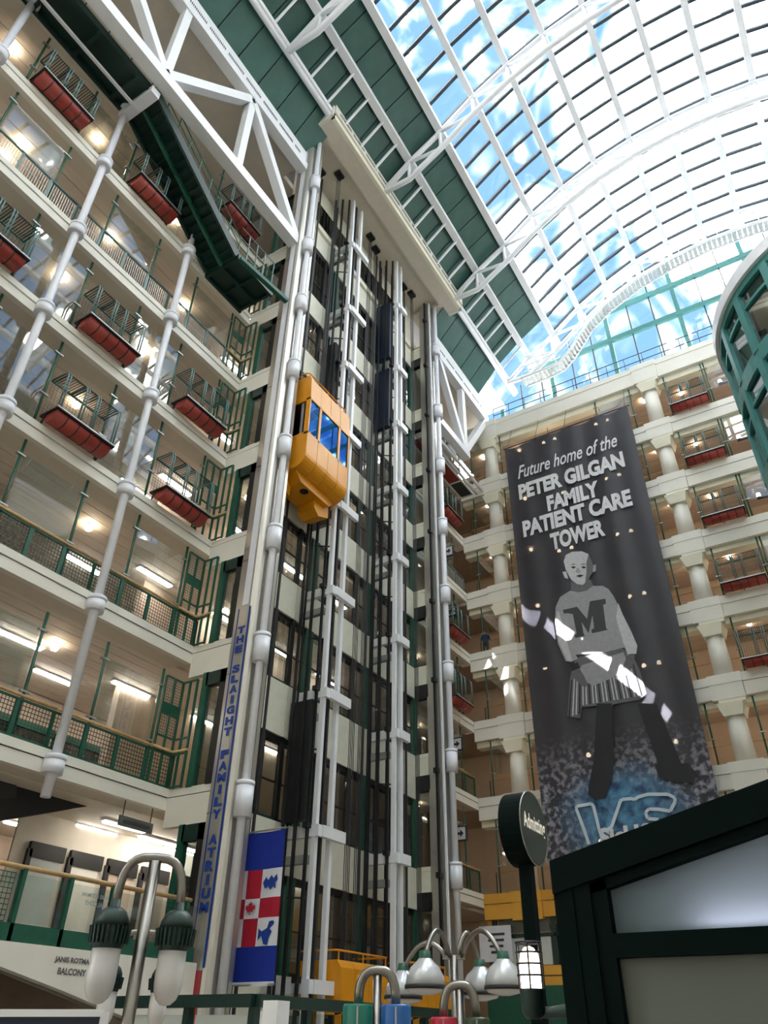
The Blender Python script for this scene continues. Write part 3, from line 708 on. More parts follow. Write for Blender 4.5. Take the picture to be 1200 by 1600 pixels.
# end wall: planters, screens (frame turned so that -y points to -X)
EB = {1.92: 'right of the banner', 12.0: 'x'}
for i in range(7):
    zt = ZG[i]+.24
    if i <= 4: place(pl, P0, (XR, 1.92, zt), -PI/2, f'red barrel planter with green guard bars on the end wall, {ORD[i]} level', 'end wall planters')
    place(sc_, P1, (XR, -.44, zt-.04), -PI/2, f'clear glass screen on green rods beside the curved green bay, {ORD[i]} level', 'end wall screens')
    place(s5, P2, (XR, 1.92, zt-.04), -PI/2, f'green rods flanking the end wall planter, {ORD[i]} level', 'end wall rods')
    place(sc_, P1, (XR, 6.25, zt-.04), -PI/2, f'clear glass screen on green rods at the right banner edge, {ORD[i]} level', 'end wall screens')
    place(sc_, P1, (XR, 15.1, zt-.04), -PI/2, f'clear glass screen on green rods behind the column in the far corner, {ORD[i]} level', 'end wall screens')
    for y, nm in ((3.97, 'right of the banner'), (14.8, 'in the far corner')):
        t = thing('handrail', f'thin wooden handrail behind the round column {nm}, {ORD[i]} level', 'handrail', (XR+.3, y, zt+1.05), 'end wall handrails')
        part(MB().tube([(XR+1.0, y-2, zt+1.1), (XR+1.0, y+2, zt+1.1)], .035, 6), 'bar', 'wood', t)
        part(MB().tube([(XR+1.0, y-1.9, zt-.05), (XR+1.0, y-1.9, zt+1.1)], .03, 6), 'post', 'dark', t)
        part(MB().tube([(XR+1.0, y+1.9, zt-.05), (XR+1.0, y+1.9, zt+1.1)], .03, 6), 'post', 'dark', t)
# corner frames where the balconies meet the tower
cf = thing('corner_railing', 'x', 'railing')
for a, b in (((-.72, .1), (0, .1)), ((0, .1), (0, -.5))):
    for z in (0.05, 1.0):
        lpart(MB().bar((a[0], a[1], z), (b[0], b[1], z), .05, .05), 'rail', 'green', cf)
    for z in (1.45, 3.25):
        lpart(MB().bar((a[0], a[1], z), (b[0], b[1], z), .05, .05), 'screen_rail', 'green', cf)
    for q in (0, .5, 1):
        x = a[0]+(b[0]-a[0])*q; y = a[1]+(b[1]-a[1])*q
        lpart(MB().box(x-.03, x+.03, y-.03, y+.03, 0, 3.25), 'post', 'green', cf)
lpart(wires(MB(), -.7, 0, 1.45, 3.25, .1, .09, .007), 'mesh_panel', 'mesh', cf)['kind'] = 'stuff'
lpart(MB().box(-.7, -.02, .09, .12, 2.1, 2.45), 'plate', 'green', cf)
lpart(MB().tube([(-.8, .05, 1.08), (-.05, .05, 1.08), (.0, .0, 1.08), (0, -.55, 1.08)], .045, 8), 'handrail', 'wood', cf, True)
C0 = []
for i in range(1, 7):
    place(cf, C0, (XT0-.05, YW, ZG[i]+.22), 0, f'green corner frame with mesh where the {ORD[i]} balcony level meets the tower', 'corner frames')

# white pipe columns in front of the balconies
for x, nm in ((3.01, 'cut off by the upper left picture corner'), (7.37, 'rising to the green platform'), (11.73, 'ending above the lowest soffit')):
    t = thing('pipe_column', f'slender white pipe column with collars {nm}', 'column', (x, 16.84, 4.6), 'white pipe columns')
    collar_pipe(t, x, 16.84, .125, .26, [ZG[i] for i in range(0, 7)], 4.72, 30.0, .45, .1)
t = thing('support_beam', 'grey box beam from the pipe column top to the big truss', 'beam', (7.37, 16, 29.5))
part(MB().box(7.2, 7.6, 15.2, 17.0, 29.35, 29.75), 'beam_body', 'pipewhite', t)
part(MB().box(-4, 7.5, 16.15, 16.25, 29.3, 29.42), 'conduit', 'pipewhite', t)

# ------------------------------------------------------------------ green platform and stair by the big truss
pf = thing('steel_platform', 'dark green steel walkway hung between truss and top balcony', 'platform', (4, 16, 29.8))
part(MB().box(-4, 7.4, 15.4, 17.0, 29.9, 30.0), 'deck', 'darkgreen', pf)
for y in (15.45, 16.95): part(MB().box(-4, 7.4, y-.06, y+.06, 29.65, 30.05), 'edge_beam', 'darkgreen', pf)
for x in (-.5, 1.3, 3.1, 4.9, 6.7): part(MB().box(x-.07, x+.07, 15.4, 17.0, 29.62, 29.95), 'cross_beam', 'darkgreen', pf)
for y in (15.45,):
    part(MB().tube([(-4, y, 31.1), (7.4, y, 31.1)], .03, 6), 'handrail', 'green', pf)
    for k in range(11): part(MB().bar((-3.5+k*1.08, y, 30), (-3.5+k*1.08, y, 31.1), .04, .04), 'post', 'green', pf)
st = thing('steel_stair', 'dark green steel stair seen from below with landing', 'stair', (10, 16, 26.2))
A = Vector((7.4, 0, 29.85)); B = Vector((12.9, 0, 26.05))
for y in (15.3, 16.85): part(MB().bar((A.x, y, A.z), (B.x, y, B.z), .1, .42, (0, 0, 1)), 'stringer', 'darkgreen', st)
part(MB().bar((A.x, 16.1, A.z-.12), (B.x, 16.1, B.z-.12), .1, .2), 'centre_beam', 'green', st)
n_ = 18
for k in range(n_):
    p = A.lerp(B, (k+.5)/n_)
    part(MB().box(p.x-.17, p.x+.17, 15.35, 16.8, p.z+.02, p.z+.06), 'tread', 'darkgreen', st)
    part(MB().box(p.x+.13, p.x+.17, 15.35, 16.8, p.z-.17, p.z+.04), 'riser', 'darkgreen', st)
part(MB().box(12.9, 15.0, 15.2, 17.0, 26.0, 26.1), 'landing_deck', 'darkgreen', st)
for y in (15.25, 16.1, 16.95): part(MB().box(12.9, 15.1, y-.06, y+.06, 25.8, 26.12), 'landing_beam', 'darkgreen', st)
for x in (12.95, 14.0, 15.0): part(MB().box(x-.06, x+.06, 15.2, 17.0, 25.82, 26.1), 'landing_beam', 'darkgreen', st)
part(MB().bar((13.0, 15.2, 25.9), (15.6, 14.8, 25.75), .2, .2), 'support_arm', 'green', st)
for y in (15.28, 16.85):
    part(MB().tube([(A.x, y, A.z+1.15), (B.x, y, B.z+1.15), (15.0, y, 27.2)], .03, 6), 'handrail', 'green', st)
    part(MB().tube([(A.x, y, A.z+.65), (B.x, y, B.z+.65), (15.0, y, 26.65)], .02, 6), 'middle_rail', 'green', st)
    for k in range(9):
        p = A.lerp(B, k/8); part(MB().bar((p.x, y, p.z), (p.x, y, p.z+1.15), .04, .04), 'post', 'green', st)
    for x in (13.4, 13.9, 14.4, 15.0): part(MB().bar((x, y, 26.1), (x, y, 27.95), .04, .04), 'post', 'greygreen', st)
part(MB().tube([(12.9, 15.28, 27.9), (15.0, 15.28, 27.95), (15.0, 16.9, 27.95)], .03, 6), 'cage_rail', 'greygreen', st)
part(MB().tube([(15.0, 15.28, 27.2), (15.0, 16.9, 27.2)], .03, 6), 'handrail', 'green', st)
# white gantry platform under the far truss
gp = thing('hanging_cradle', 'white steel cradle with grating under the smaller truss', 'platform', (33, 16, 29))
for y in (15.35, 15.8): part(MB().tube([(29.6, y, 29.4), (36.7, y, 29.4)], .1, 8), 'rail_tube', 'white', gp, True)
part(MB().box(31.7, 32.6, 15.2, 16.3, 29.45, 29.75), 'trolley', 'white', gp)
for a, b in ((29.8, 32.4), (32.6, 34.6), (34.8, 36.3)):
    part(MB().box(a, b, 15.95, 16.75, 29.2, 29.26), 'grating', 'red' if a < 34 else 'mesh', gp)
    for y in (15.92, 16.78): part(MB().box(a-.08, b+.08, y-.04, y+.04, 29.15, 29.28), 'frame', 'white', gp)
    part(MB().box(b+.02, b+.1, 15.9, 16.8, 29.15, 29.28), 'frame', 'white', gp)

# ------------------------------------------------------------------ lights in the balconies
fl_m = MB().box(-.78, .78, -.09, .09, -.05, 0).mesh('tube')
fl_h = MB().box(-.84, .84, -.13, .13, 0, .05).mesh('housing')
FN = 0
def fluoro(x, y, z, label):
    t = thing('ceiling_light', label, 'light', (x, y, z), 'fluorescent ceiling lights')
    link(fl_m, 'tube', 'tubelight', t, (0, 0, 0)); link(fl_h, 'housing', 'white', t, (0, 0, 0))
SEQ = ['first', 'second', 'third', 'fourth', 'fifth', 'sixth', 'seventh', 'eighth']
for i, rows in ((6, [(20.5, (16.3, 20.0, 23.5, 27)), (22.0, (15.0, 18.2, 21.5))]), (5, [(20.5, (12.0, 16.5, 20.3, 23.8, 27)), (22.0, (14.5, 18.2, 21.5))]), (4, [(19.9, (16.0, 20.0, 23.5, 27)), (21.5, (14, 18.0, 21.5))]),
                (3, [(19.6, (15.8, 20.0, 23.5, 27)), (21.2, (15.2, 19.2))]), (2, [(19.6, (17.5, 21, 25))]), (1, [(19.4, (17.5, 21, 25))]), (0, [(19.4, (17.5, 21, 25))])):
    # under the plate of level i; upper rows added to lift ambient light
    for r_, (y, xs) in enumerate(rows):
        for k, x in enumerate(xs):
            zc = ZG[i]-(.39 if i == 6 else .22)
            fluoro(x, y, zc, f'{SEQ[k]} bright fluorescent tube of the {"front" if r_ == 0 else "rear"} row under the {ORD[i]} balcony slab')
bl_m = MB().lathe([(.03, -.2), (.1, -.17), (.13, -.1), (.1, -.03), (.05, 0)], (0, 0, 0), 12).mesh('bulb', True)
bl_b = MB().lathe([(.1, 0), (.1, .05)], (0, 0, 0), 12).mesh('base')
def bulb(x, y, z, label, grp='round ceiling lamps'):
    t = thing('ceiling_lamp', label, 'lamp', (x, y, z), grp)
    link(bl_m, 'bulb', 'bulb', t, (0, 0, 0)); link(bl_b, 'base', 'white', t, (0, 0, 0))
for i, pts in {5: [(12.8, 19.85), (18.4, 17.4), (21.5, 17.4), (25.6, 17.4)], 4: [(12.43, 19.3), (6.5, 19.3), (18.4, 17.3), (22, 17.3), (25.6, 17.3)], 3: [(10.6, 19.2), (17.8, 17.6), (22, 17.3), (25.6, 17.3)],
               2: [(12.31, 18.83), (8.3, 18.8), (18.4, 17.3), (25.6, 17.3)], 1: [(5.3, 18.72), (5.25, 19.62), (9.6, 19), (13.6, 18.9), (22, 17.3)], 0: [(11.89, 18.7), (7.6, 18.8), (14.1, 18.9), (3.6, 18.8), (22, 17.3)], 6: [(18.4, 17.4), (22.4, 17.4), (26, 17.3), (13.5, 20)]}.items():
    for k, (x, y) in enumerate(pts):
        bulb(x, y, ZG[i]-(.39 if i == 6 else .22), f'{SEQ[k]} round warm lamp under the {ORD[i]} balcony slab, ' + ('inside the tower windows' if x > 16 else 'over the walkway'))
for i in range(-1, 7):
    for k, y in enumerate((15.9, 13.4, 4.6, 2.4, -.8)):
        lvl = 'roof terrace' if i < 0 else ORD[i]+' level'
        bulb(38.6+.5*(k % 2), y, (ZG[-1]-1.32) if i < 0 else ZG[i]-.38, f'{SEQ[k]} warm recessed lamp in the end wall ceiling under the {lvl} slab', 'end wall lamps')
for i in range(7):          # far bays behind the tower
    bulb(34.6, 19.4, ZG[i]-(.39 if i == 6 else .22), f'round warm lamp under the {ORD[i]} slab behind the far tower column', 'far bay lamps')
# pendant lights over the end wall openings
pd = thing('pendant_light', 'x', 'lamp')
lpart(MB().tube([(0, 0, 0), (0, 0, -1.35)], .015, 6), 'stem', 'dark', pd)
lpart(MB().box(-.05, .05, -.5, .5, -1.42, -1.36), 'crossbar', 'dark', pd)
for y in (-.38, .38):
    b_ = lpart(MB().lathe([(.12, -1.36), (.12, -1.3), (.04, -1.3)], (0, y, 0), 10), 'socket', 'dark', pd)
    lpart(MB().lathe([(.05, -1.3), (.11, -1.2), (.09, -1.08), (.03, -1.03)], (0, y, 0), 10), 'bulb', 'bulb', pd, True)
PD = []
for i in range(-1, 7):
    zt = ZG[-1]-1.9 if i < 0 else ZG[i]-1.15
    for y, nm in ((-.3, 'beside the curved green bay'), (7.2, 'behind the right half of the banner'), (10.7, 'behind the left half of the banner')):
        place(pd, PD, (XR+.5, y, zt), 0, f'two bulb pendant light {nm}, under the ' + ('terrace' if i < 0 else ORD[i])+' slab', 'pendant lights')

# ------------------------------------------------------------------ curved green glazed bay
CX, CY, CR = 28.7, -6.4, 6.0
bay = thing('curved_bay', 'curved teal framed glass bay with white rim on the right', 'bay', (CX, CY, -1.6))
def cpt(a, r, z): return (CX+r*math.cos(a), CY+r*math.sin(a), z)
def ring(r0, r1, z0, z1, a0, a1, n):
    mb = MB()
    for k in range(n):
        b0 = a0+(a1-a0)*k/n; b1 = a0+(a1-a0)*(k+1)/n
        mb.add([cpt(b0, r0, z0), cpt(b1, r0, z0), cpt(b1, r1, z0), cpt(b0, r1, z0), cpt(b0, r0, z1), cpt(b1, r0, z1), cpt(b1, r1, z1), cpt(b0, r1, z1)],
               [(0,3,2,1),(4,5,6,7),(0,1,5,4),(1,2,6,5),(2,3,7,6),(3,0,4,7)])
    return mb
A0, A1 = math.radians(60), math.radians(260); NB = 12
part(ring(CR-.4, CR+.25, 25.9, 26.5, A0, A1, 48), 'rim', 'white', bay)
part(ring(0.1, CR-.2, 26.0, 26.2, A0, A1+1.2, 40), 'top_plate', 'white', bay)
for i in range(1, 7):
    zt = ZG[i]-(.2 if i == 1 else 0); zb = ZG[i+1]
    if i > 1: part(ring(CR-.15, CR+.1, zt-.3, zt+.45, A0, A1, 36), 'band', 'teal', bay)
    else: part(ring(CR-.15, CR+.1, zt-.35, zt+.1, A0, A1, 36), 'band', 'teal', bay)
    part(ring(.3, CR-.3, zt-.1, zt+.1, A0, A1, 36), 'floor_plate', 'soffit', bay)
    part(ring(CR-.12, CR+.06, zt-1.25, zt-1.1, A0, A1, 36), 'transom', 'teal', bay)
    for k in range(NB+1):
        a = A0+(A1-A0)*k/NB; d = .17/CR
        part(ring(CR-.3, CR+.14, zb+.3, zt-.2, a-d, a+d, 1), 'mullion', 'teal', bay)
        if k < NB:
            b = A0+(A1-A0)*(k+1)/NB
            part(ring(CR-.05, CR-.03, zb+.4, zt-.3, a+d, b-d, 1), 'pane', 'tealwindow', bay)
    bulb(CX-2.5, CY+3.6, zt-.17, f'warm lamp behind the curved bay glass under the {ORD[i]} slab', 'curved bay lamps')

# ------------------------------------------------------------------ hanging banner with the printed picture
BX = 35.55; BY0, BY1, BZ0, BZ1 = 13.15, 5.22, 6.6, 31.25
def bx(y, z):
    u = (BY0-y)/(BY0-BY1); h = (BZ1-z)/(BZ1-BZ0)
    return BX+.05*math.sin(u*31+.7*math.sin(h*5))*(.5+.5*math.exp(-h*2.2))+.03*math.sin(u*13+h*3)
bn = thing('hanging_banner', 'huge charcoal fabric banner with white lettering and printed child portrait', 'banner', (BX, 9.2, BZ0))
mb = MB(); NU, NV = 90, 60
for j in range(NV+1):
    for k in range(NU+1):
        u = k/NU; h = j/NV; y = BY0+(BY1-BY0)*u
        z = BZ1+(BZ0-BZ1)*h
        if j == 0: z -= .16*abs(math.sin(u*PI*4))**.8      # sags between its hangers
        mb.v.append((bx(y, z), y, z))
mb.f = [(j*(NU+1)+k, j*(NU+1)+k+1, (j+1)*(NU+1)+k+1, (j+1)*(NU+1)+k) for j in range(NV) for k in range(NU)]
m = mat('bannerprint', rgb(43, 43, 50), .55, var=.12, scale=.8); n = m.node_tree
b = n.nodes['Principled BSDF']; base = b.inputs['Base Color'].links[0].from_socket
tcn = n.nodes.new('ShaderNodeTexCoord'); sp_ = n.nodes.new('ShaderNodeMapping'); sp_.vector_type = 'POINT'
sp_.inputs['Location'].default_value = (0, -9.3/4.6, -8.4/3.4); sp_.inputs['Scale'].default_value = (0, 1/4.6, 1/3.4)
n.links.new(tcn.outputs['Object'], sp_.inputs['Vector'])
ln = n.nodes.new('ShaderNodeVectorMath'); ln.operation = 'LENGTH'; n.links.new(sp_.outputs['Vector'], ln.inputs[0])
nz = n.nodes.new('ShaderNodeTexNoise'); nz.inputs['Scale'].default_value = 2.2; nz.inputs['Detail'].default_value = 8; n.links.new(tcn.outputs['Object'], nz.inputs['Vector'])
ad = n.nodes.new('ShaderNodeMath'); ad.operation = 'MULTIPLY_ADD'; ad.inputs[1].default_value = .55; n.links.new(nz.outputs['Fac'], ad.inputs[0]); n.links.new(ln.outputs['Value'], ad.inputs[2])
rp = n.nodes.new('ShaderNodeValToRGB'); e = rp.color_ramp.elements
e[0].position = .62; e[0].color = (1, 1, 1, 1); e[1].position = 1.18; e[1].color = (0, 0, 0, 1)
n.links.new(ad.outputs[0], rp.inputs['Fac'])
stone = n.nodes.new('ShaderNodeValToRGB'); stone.color_ramp.elements[0].color = rgb(24, 62, 100); stone.color_ramp.elements[1].color = rgb(92, 156, 196)
stone.color_ramp.elements[0].position = .35; stone.color_ramp.elements[1].position = .68; n.links.new(nz.outputs['Fac'], stone.inputs['Fac'])
mx = n.nodes.new('ShaderNodeMixRGB'); n.links.new(rp.outputs['Color'], mx.inputs['Fac']); n.links.new(base, mx.inputs[1]); n.links.new(stone.outputs['Color'], mx.inputs[2])
# grey rubble around the glow
sx = n.nodes.new('ShaderNodeSeparateXYZ'); n.links.new(tcn.outputs['Object'], sx.inputs['Vector'])
mr_ = n.nodes.new('ShaderNodeMapRange'); mr_.inputs['From Min'].default_value = 12.4; mr_.inputs['From Max'].default_value = 9.5; n.links.new(sx.outputs['Z'], mr_.inputs['Value'])
nz2 = n.nodes.new('ShaderNodeTexNoise'); nz2.inputs['Scale'].default_value = 4; nz2.inputs['Detail'].default_value = 9; n.links.new(tcn.outputs['Object'], nz2.inputs['Vector'])
r2 = n.nodes.new('ShaderNodeValToRGB'); r2.color_ramp.elements[0].position = .46; r2.color_ramp.elements[0].color = rgb(44, 44, 52); r2.color_ramp.elements[1].position = .62; r2.color_ramp.elements[1].color = rgb(150, 150, 164)
n.links.new(nz2.outputs['Fac'], r2.inputs['Fac'])
m2 = n.nodes.new('ShaderNodeMixRGB'); n.links.new(mr_.outputs['Result'], m2.inputs['Fac']); n.links.new(base, m2.inputs[1]); n.links.new(r2.outputs['Color'], m2.inputs[2])
n.links.new(m2.outputs['Color'], mx.inputs[1]); n.links.new(mx.outputs['Color'], b.inputs['Base Color'])
_o = n.nodes['Material Output']; _t = n.nodes.new('ShaderNodeBsdfTransparent'); _m = n.nodes.new('ShaderNodeMixShader'); _m.inputs['Fac'].default_value = .022
n.links.new(b.outputs[0], _m.inputs[1]); n.links.new(_t.outputs[0], _m.inputs[2]); n.links.new(_m.outputs[0], _o.inputs['Surface'])   # open weave
cloth = part(mb, 'cloth', 'bannerprint', bn, True)
for p in cloth.data.polygons: p.use_smooth = True
def bf(yc, zc, off=.09): return lambda a, c: (BX-off-.0, yc-a, zc+c)
for s, y0, y1, zc, h, bo, sh in (('Future home of the', 12.44, 6.2, 28.95, 1.0, .012, .35), ('PETER GILGAN', 12.5, 6.05, 27.45, 1.15, .05, 0), ('FAMILY', 10.85, 7.75, 26.0, 1.1, .05, 0),
                                ('PATIENT CARE', 12.5, 6.1, 24.75, 1.15, .05, 0), ('TOWER', 10.95, 7.85, 23.35, 1.15, .05, 0)):
    letters(s, bf((y0+y1)/2, zc), y0-y1, h, 'lettering', 'g214', bn, bo, sh)
def print_poly(px, m, name, lay, ox=800, oy=800, s=3.0):
    pts = [onX(ox+a/s, oy+c/s, 35.55) for a, c in px]
    mb_ = MB(); x = BX-.085-.004*lay
    mb_.add([(x, p.y, p.z) for p in pts], [tuple(range(len(pts)))])
    me = D.meshes.new(name); me.from_pydata(mb_.v, [], mb_.f); me.update()
    bb = bmesh.new(); bb.from_mesh(me); bmesh.ops.triangulate(bb, faces=bb.faces); bb.to_mesh(me); bb.free()
    return link(me, name, m, bn)
SK = [(275,780),(262,960),(322,970),(330,918),(455,905),(455,930),(470,925),(475,905),(600,882),(634,855),(600,740),(575,690),(520,642),(410,660),(300,690)]
print_poly(SK, 'g96', 'print_skirt', 0)
for k in range(22):
    x0 = 280+k*13; x1 = 268+k*16.2; yb = 962-k*4.5 if k < 4 else 908-(k-4)*2.6
    print_poly([(x0, 790-k*6), (x0+5, 790-k*6), (x1+7, yb), (x1, yb)], 'g186' if k % 3 else 'g36', 'print_fringe', 1)
print_poly([(280,325),(370,320),(385,352),(372,372),(335,386),(292,380),(278,368)], 'g96', 'print_neck', 1)
print_poly([(275,372),(228,402),(207,450),(205,520),(218,620),(255,702),(282,706),(312,690),(302,672),(420,665),(530,638),(545,670),(585,668),(590,630),(560,560),(520,480),(480,400),(455,365),(430,350),(382,350),(352,372),(318,380)], 'g150', 'print_sweater', 2)
print_poly([(212,470),(222,470),(270,640),(285,700),(262,700),(222,610)], 'g186', 'print_sleeve', 3)
print_poly([(500,430),(520,480),(560,560),(590,630),(585,668),(545,670),(520,600),(490,500)], 'g186', 'print_sleeve', 3)
print_poly([(245,235),(255,205),(285,190),(330,188),(360,200),(375,230),(384,262),(376,295),(360,322),(335,345),(308,342),(278,318),(255,275)], 'g186', 'print_face', 3)
print_poly([(362,203),(375,230),(384,262),(376,295),(360,322),(345,338),(352,290),(352,240)], 'g96', 'print_cheek_shade', 4)
print_poly([(239,284),(256,282),(268,318),(250,312)], 'g186', 'print_ear', 2); print_poly([(379,254),(396,250),(396,280),(382,288)], 'g150', 'print_ear', 2)
for a in (278, 326): print_poly([(a, 262), (a+12, 258), (a+26, 262), (a+14, 270)], 'g36', 'print_eye', 5); print_poly([(a-4, 252), (a+12, 246), (a+30, 250), (a+12, 251)], 'g96', 'print_eyebrow', 5)
print_poly([(306,266),(316,266),(326,286),(312,292),(302,287)], 'g150', 'print_nose', 5); print_poly([(302,304),(320,297),(340,300),(322,311)], 'g36', 'print_mouth', 5)
print_poly([(330,722),(430,690),(525,660),(536,690),(512,762),(440,795),(382,818),(352,800),(322,740)], 'g150', 'print_board', 4)
print_poly([(285,735),(318,738),(340,770),(356,805),(350,824),(330,818),(300,790),(280,760)], 'g96', 'print_hand', 5)
print_poly([(540,674),(580,672),(575,710),(552,760),(528,776),(512,770),(530,720)], 'g96', 'print_hand', 5)
print_poly([(274,722),(312,708),(322,734),(284,750)], 'g36', 'print_bracelet', 6)
for p in ([(385,-30),(482,-30),(470,60),(440,140),(392,150),(358,126),(366,70)], [(670,-20),(830,-20),(865,30),(855,70),(770,72),(690,46)]): print_poly(p, 'g36', 'print_boot', 2, 800, 1200)
for p in ([(400,-300),(470,-300),(482,-20),(385,-20)], [(590,-300),(680,-300),(800,-10),(690,-10)]): print_poly(p, 'g36', 'print_leg', 1, 800, 1200)
print_poly([(242,462),(308,448),(355,505),(368,422),(440,410),(444,432),(430,440),(444,548),(452,556),(378,572),(374,556),(388,548),(380,488),(362,572),(330,520),(338,572),(344,584),(300,594),(296,582),(306,572),(288,482),(262,478),(246,480)], 'g60', 'print_letter', 4)
def stroke(px, w_, m, name):
    pts = [onX(800+a/3, 1200+c/3, 35.55) for a, c in px]
    mb_ = MB()
    for p, q in zip(pts, pts[1:]):
        p = Vector((BX-.12, p.y, p.z)); q = Vector((BX-.12, q.y, q.z)); mb_.bar(p, q, .02, w_, (0, 0, 1)) if abs(q.y-p.y) > abs(q.z-p.z) else mb_.bar(p, q, .02, w_, (0, 1, 0))
    return part(mb_, name, m, bn)
mat('neon', rgb(200, 214, 224), .6, var=.05)
stroke([(430,340),(415,300),(385,178),(375,170),(308,182),(305,192),(345,300),(365,360)], .14, 'neon', 'print_neon_stroke')
stroke([(440,300),(470,280),(512,158),(520,150),(566,146),(578,152),(592,140),(640,126),(735,126),(766,142),(768,160),(745,205),(690,196),(645,196),(630,212),(640,240),(690,244)], .14, 'neon', 'print_neon_stroke')
letters('SickKids', bf(8.9, 7.55, .12), 3.3, .8, 'lettering', 'g214', bn, .05)
part(MB().tube([(BX+.05, BY0+.1, BZ1+.02), (BX+.05, BY1-.1, BZ1+.02)], .04, 6), 'top_pole', 'dark', bn)
for y in (13.0, 11.1, 9.2, 7.2, 5.4): part(MB().tube([(BX+.05, y, BZ1), (XR+.1, y, 33.8)], .015, 5), 'hanger_wire', 'dark', bn)

# ------------------------------------------------------------------ end wall ground floor
g1 = tag(link(MB().box(XR+.3, XR+.5, -12, 17, -1.6, 4.0).mesh('wall_shopfront'), 'wall_shopfront', 'frost2'), 'glazed shopfront wall under the yellow beam', None, None, 'structure')
part(MB().box(XR-.1, XR+.5, -12, 17, 2.1, 2.85), 'yellow_band', 'yellow2', g1)
part(MB().box(XR-.12, XR+.5, -12, 17, 2.44, 2.49), 'groove', 'brown', g1)
part(MB().box(XR-.2, XR+.5, -12, 17, -1.6, 2.1), 'green_plinth', 'green', g1)
for k in range(10):
    y = 16.6-k*2.9
    part(MB().box(XR+.15, XR+.4, y-.12, y+.12, 2.85, 5.0), 'mullion', 'darkgreen', g1)
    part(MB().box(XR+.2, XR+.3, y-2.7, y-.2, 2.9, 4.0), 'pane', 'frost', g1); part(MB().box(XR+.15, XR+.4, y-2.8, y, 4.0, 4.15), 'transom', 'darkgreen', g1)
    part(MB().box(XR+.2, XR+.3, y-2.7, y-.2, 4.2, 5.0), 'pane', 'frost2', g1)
sg = thing('wall_notice', 'white wall sign with small black lettering under the far balcony', 'sign', (XR-.1, 16.5, 3.6))
part(MB().box(XR-.1, XR-.02, 15.7, 17.3, 3.05, 4.5), 'board', 'flagwhite', sg)
for k in range(4): part(MB().box(XR-.115, XR-.1, 16.0+.05*k, 16.9-.06*k, 4.1-.24*k, 4.2-.24*k), 'line', 'g60', sg)
# hanging direction signs with arrows under the far bays
for k, (z, nm) in enumerate(((24.45, 'fifth'), (20.4, 'fourth'), (12.65, 'second'), (8.3, 'lowest'))):
    t = thing('hanging_sign', f'small black and white arrow sign hanging over the {nm} level behind the tower', 'sign', (34.8, 17.5, z), 'arrow signs')
    part(MB().box(34.95, 35.05, 16.85, 18.25, z-.35, z+.35), 'panel', 'dark', t)
    part(MB().box(34.93, 34.95, 16.92, 17.5, z-.28, z+.28), 'arrow_field', 'flagwhite', t)
    part(MB().prism([(.2, 0), (.02, .18), (.02, .06), (-.2, .06), (-.2, -.06), (.02, -.06), (.02, -.18)], lambda a, b: (34.925, 17.2-a, z+b), (.004, 0, 0)), 'arrow', 'black', t)
    part(MB().box(34.93, 34.95, 17.6, 18.15, z-.2, z-.12), 'line', 'g150', t); part(MB().box(34.93, 34.95, 17.6, 18.15, z+.04, z+.14), 'line', 'g150', t)
    for y in (17.0, 18.1): part(MB().bar((35, y, z+.35), (35, y, z+1.3), .02, .02), 'hanger', 'dark', t)
# a visitor in blue on the end wall balcony
def person(x, y, z):
    J = {'pel': (0, 0, .95), 'wai': (0, 0, 1.12), 'che': (.02, 0, 1.35), 'nek': (.0, 0, 1.5), 'hed': (-.03, 0, 1.62), 'top': (-.02, 0, 1.74), 'shl': (0, .19, 1.43), 'ell': (-.04, .26, 1.16), 'hal': (-.18, .22, 1.0),
         'shr': (0, -.19, 1.43), 'elr': (.04, -.26, 1.16), 'har': (-.08, -.25, .93), 'hil': (0, .1, .9), 'knl': (-.04, .11, .5), 'anl': (.02, .11, .08), 'tol': (-.14, .12, .03), 'hir': (0, -.1, .9), 'knr': (-.01, -.11, .5), 'anr': (.04, -.11, .08), 'tor': (-.12, -.12, .03)}
    R_ = {'pel': .15, 'wai': .14, 'che': .17, 'nek': .06, 'hed': .1, 'top': .07, 'shl': .075, 'ell': .05, 'hal': .04, 'shr': .075, 'elr': .05, 'har': .04, 'hil': .1, 'knl': .07, 'anl': .05, 'tol': .04, 'hir': .1, 'knr': .07, 'anr': .05, 'tor': .04}
    E_ = ['pel wai', 'wai che', 'che nek', 'nek hed', 'hed top', 'che shl', 'shl ell', 'ell hal', 'che shr', 'shr elr', 'elr har', 'pel hil', 'hil knl', 'knl anl', 'anl tol', 'pel hir', 'hir knr', 'knr anr', 'anr tor']
    ks = list(J); me = D.meshes.new('person'); me.from_pydata([J[k] for k in ks], [[ks.index(a) for a in e_.split()] for e_ in E_], []); me.update()
    o = D.objects.new('person', me); COL.objects.link(o)
    sk = o.modifiers.new('skin', 'SKIN'); o.modifiers.new('smooth', 'SUBSURF').levels = 1
    for k, v in zip(ks, me.skin_vertices[0].data): v.radius = (R_[k], R_[k]); v.use_root = k == 'pel'
    bpy.context.view_layer.update()
    m_ = D.meshes.new_from_object(o.evaluated_get(bpy.context.evaluated_depsgraph_get())); D.objects.remove(o)
    m_.materials.clear()
    for k in ('clothblue', 'skin', 'hair', 'dark'): m_.materials.append(M[k])
    for p in m_.polygons:
        c = p.center; p.use_smooth = True
        p.material_index = 2 if c.z > 1.6 and c.x > -.06 else 1 if c.z > 1.49 or (abs(c.y) > .17 and c.z < 1.06 and c.z > .85) else 3 if c.z < .95 else 0
    o = D.objects.new('person', m_); COL.objects.link(o); o.location = (x, y, z)
    return tag(o, 'person in a blue jacket standing on the end wall balcony', 'person')
person(37.7, 16.35, ZG[3]+.2)

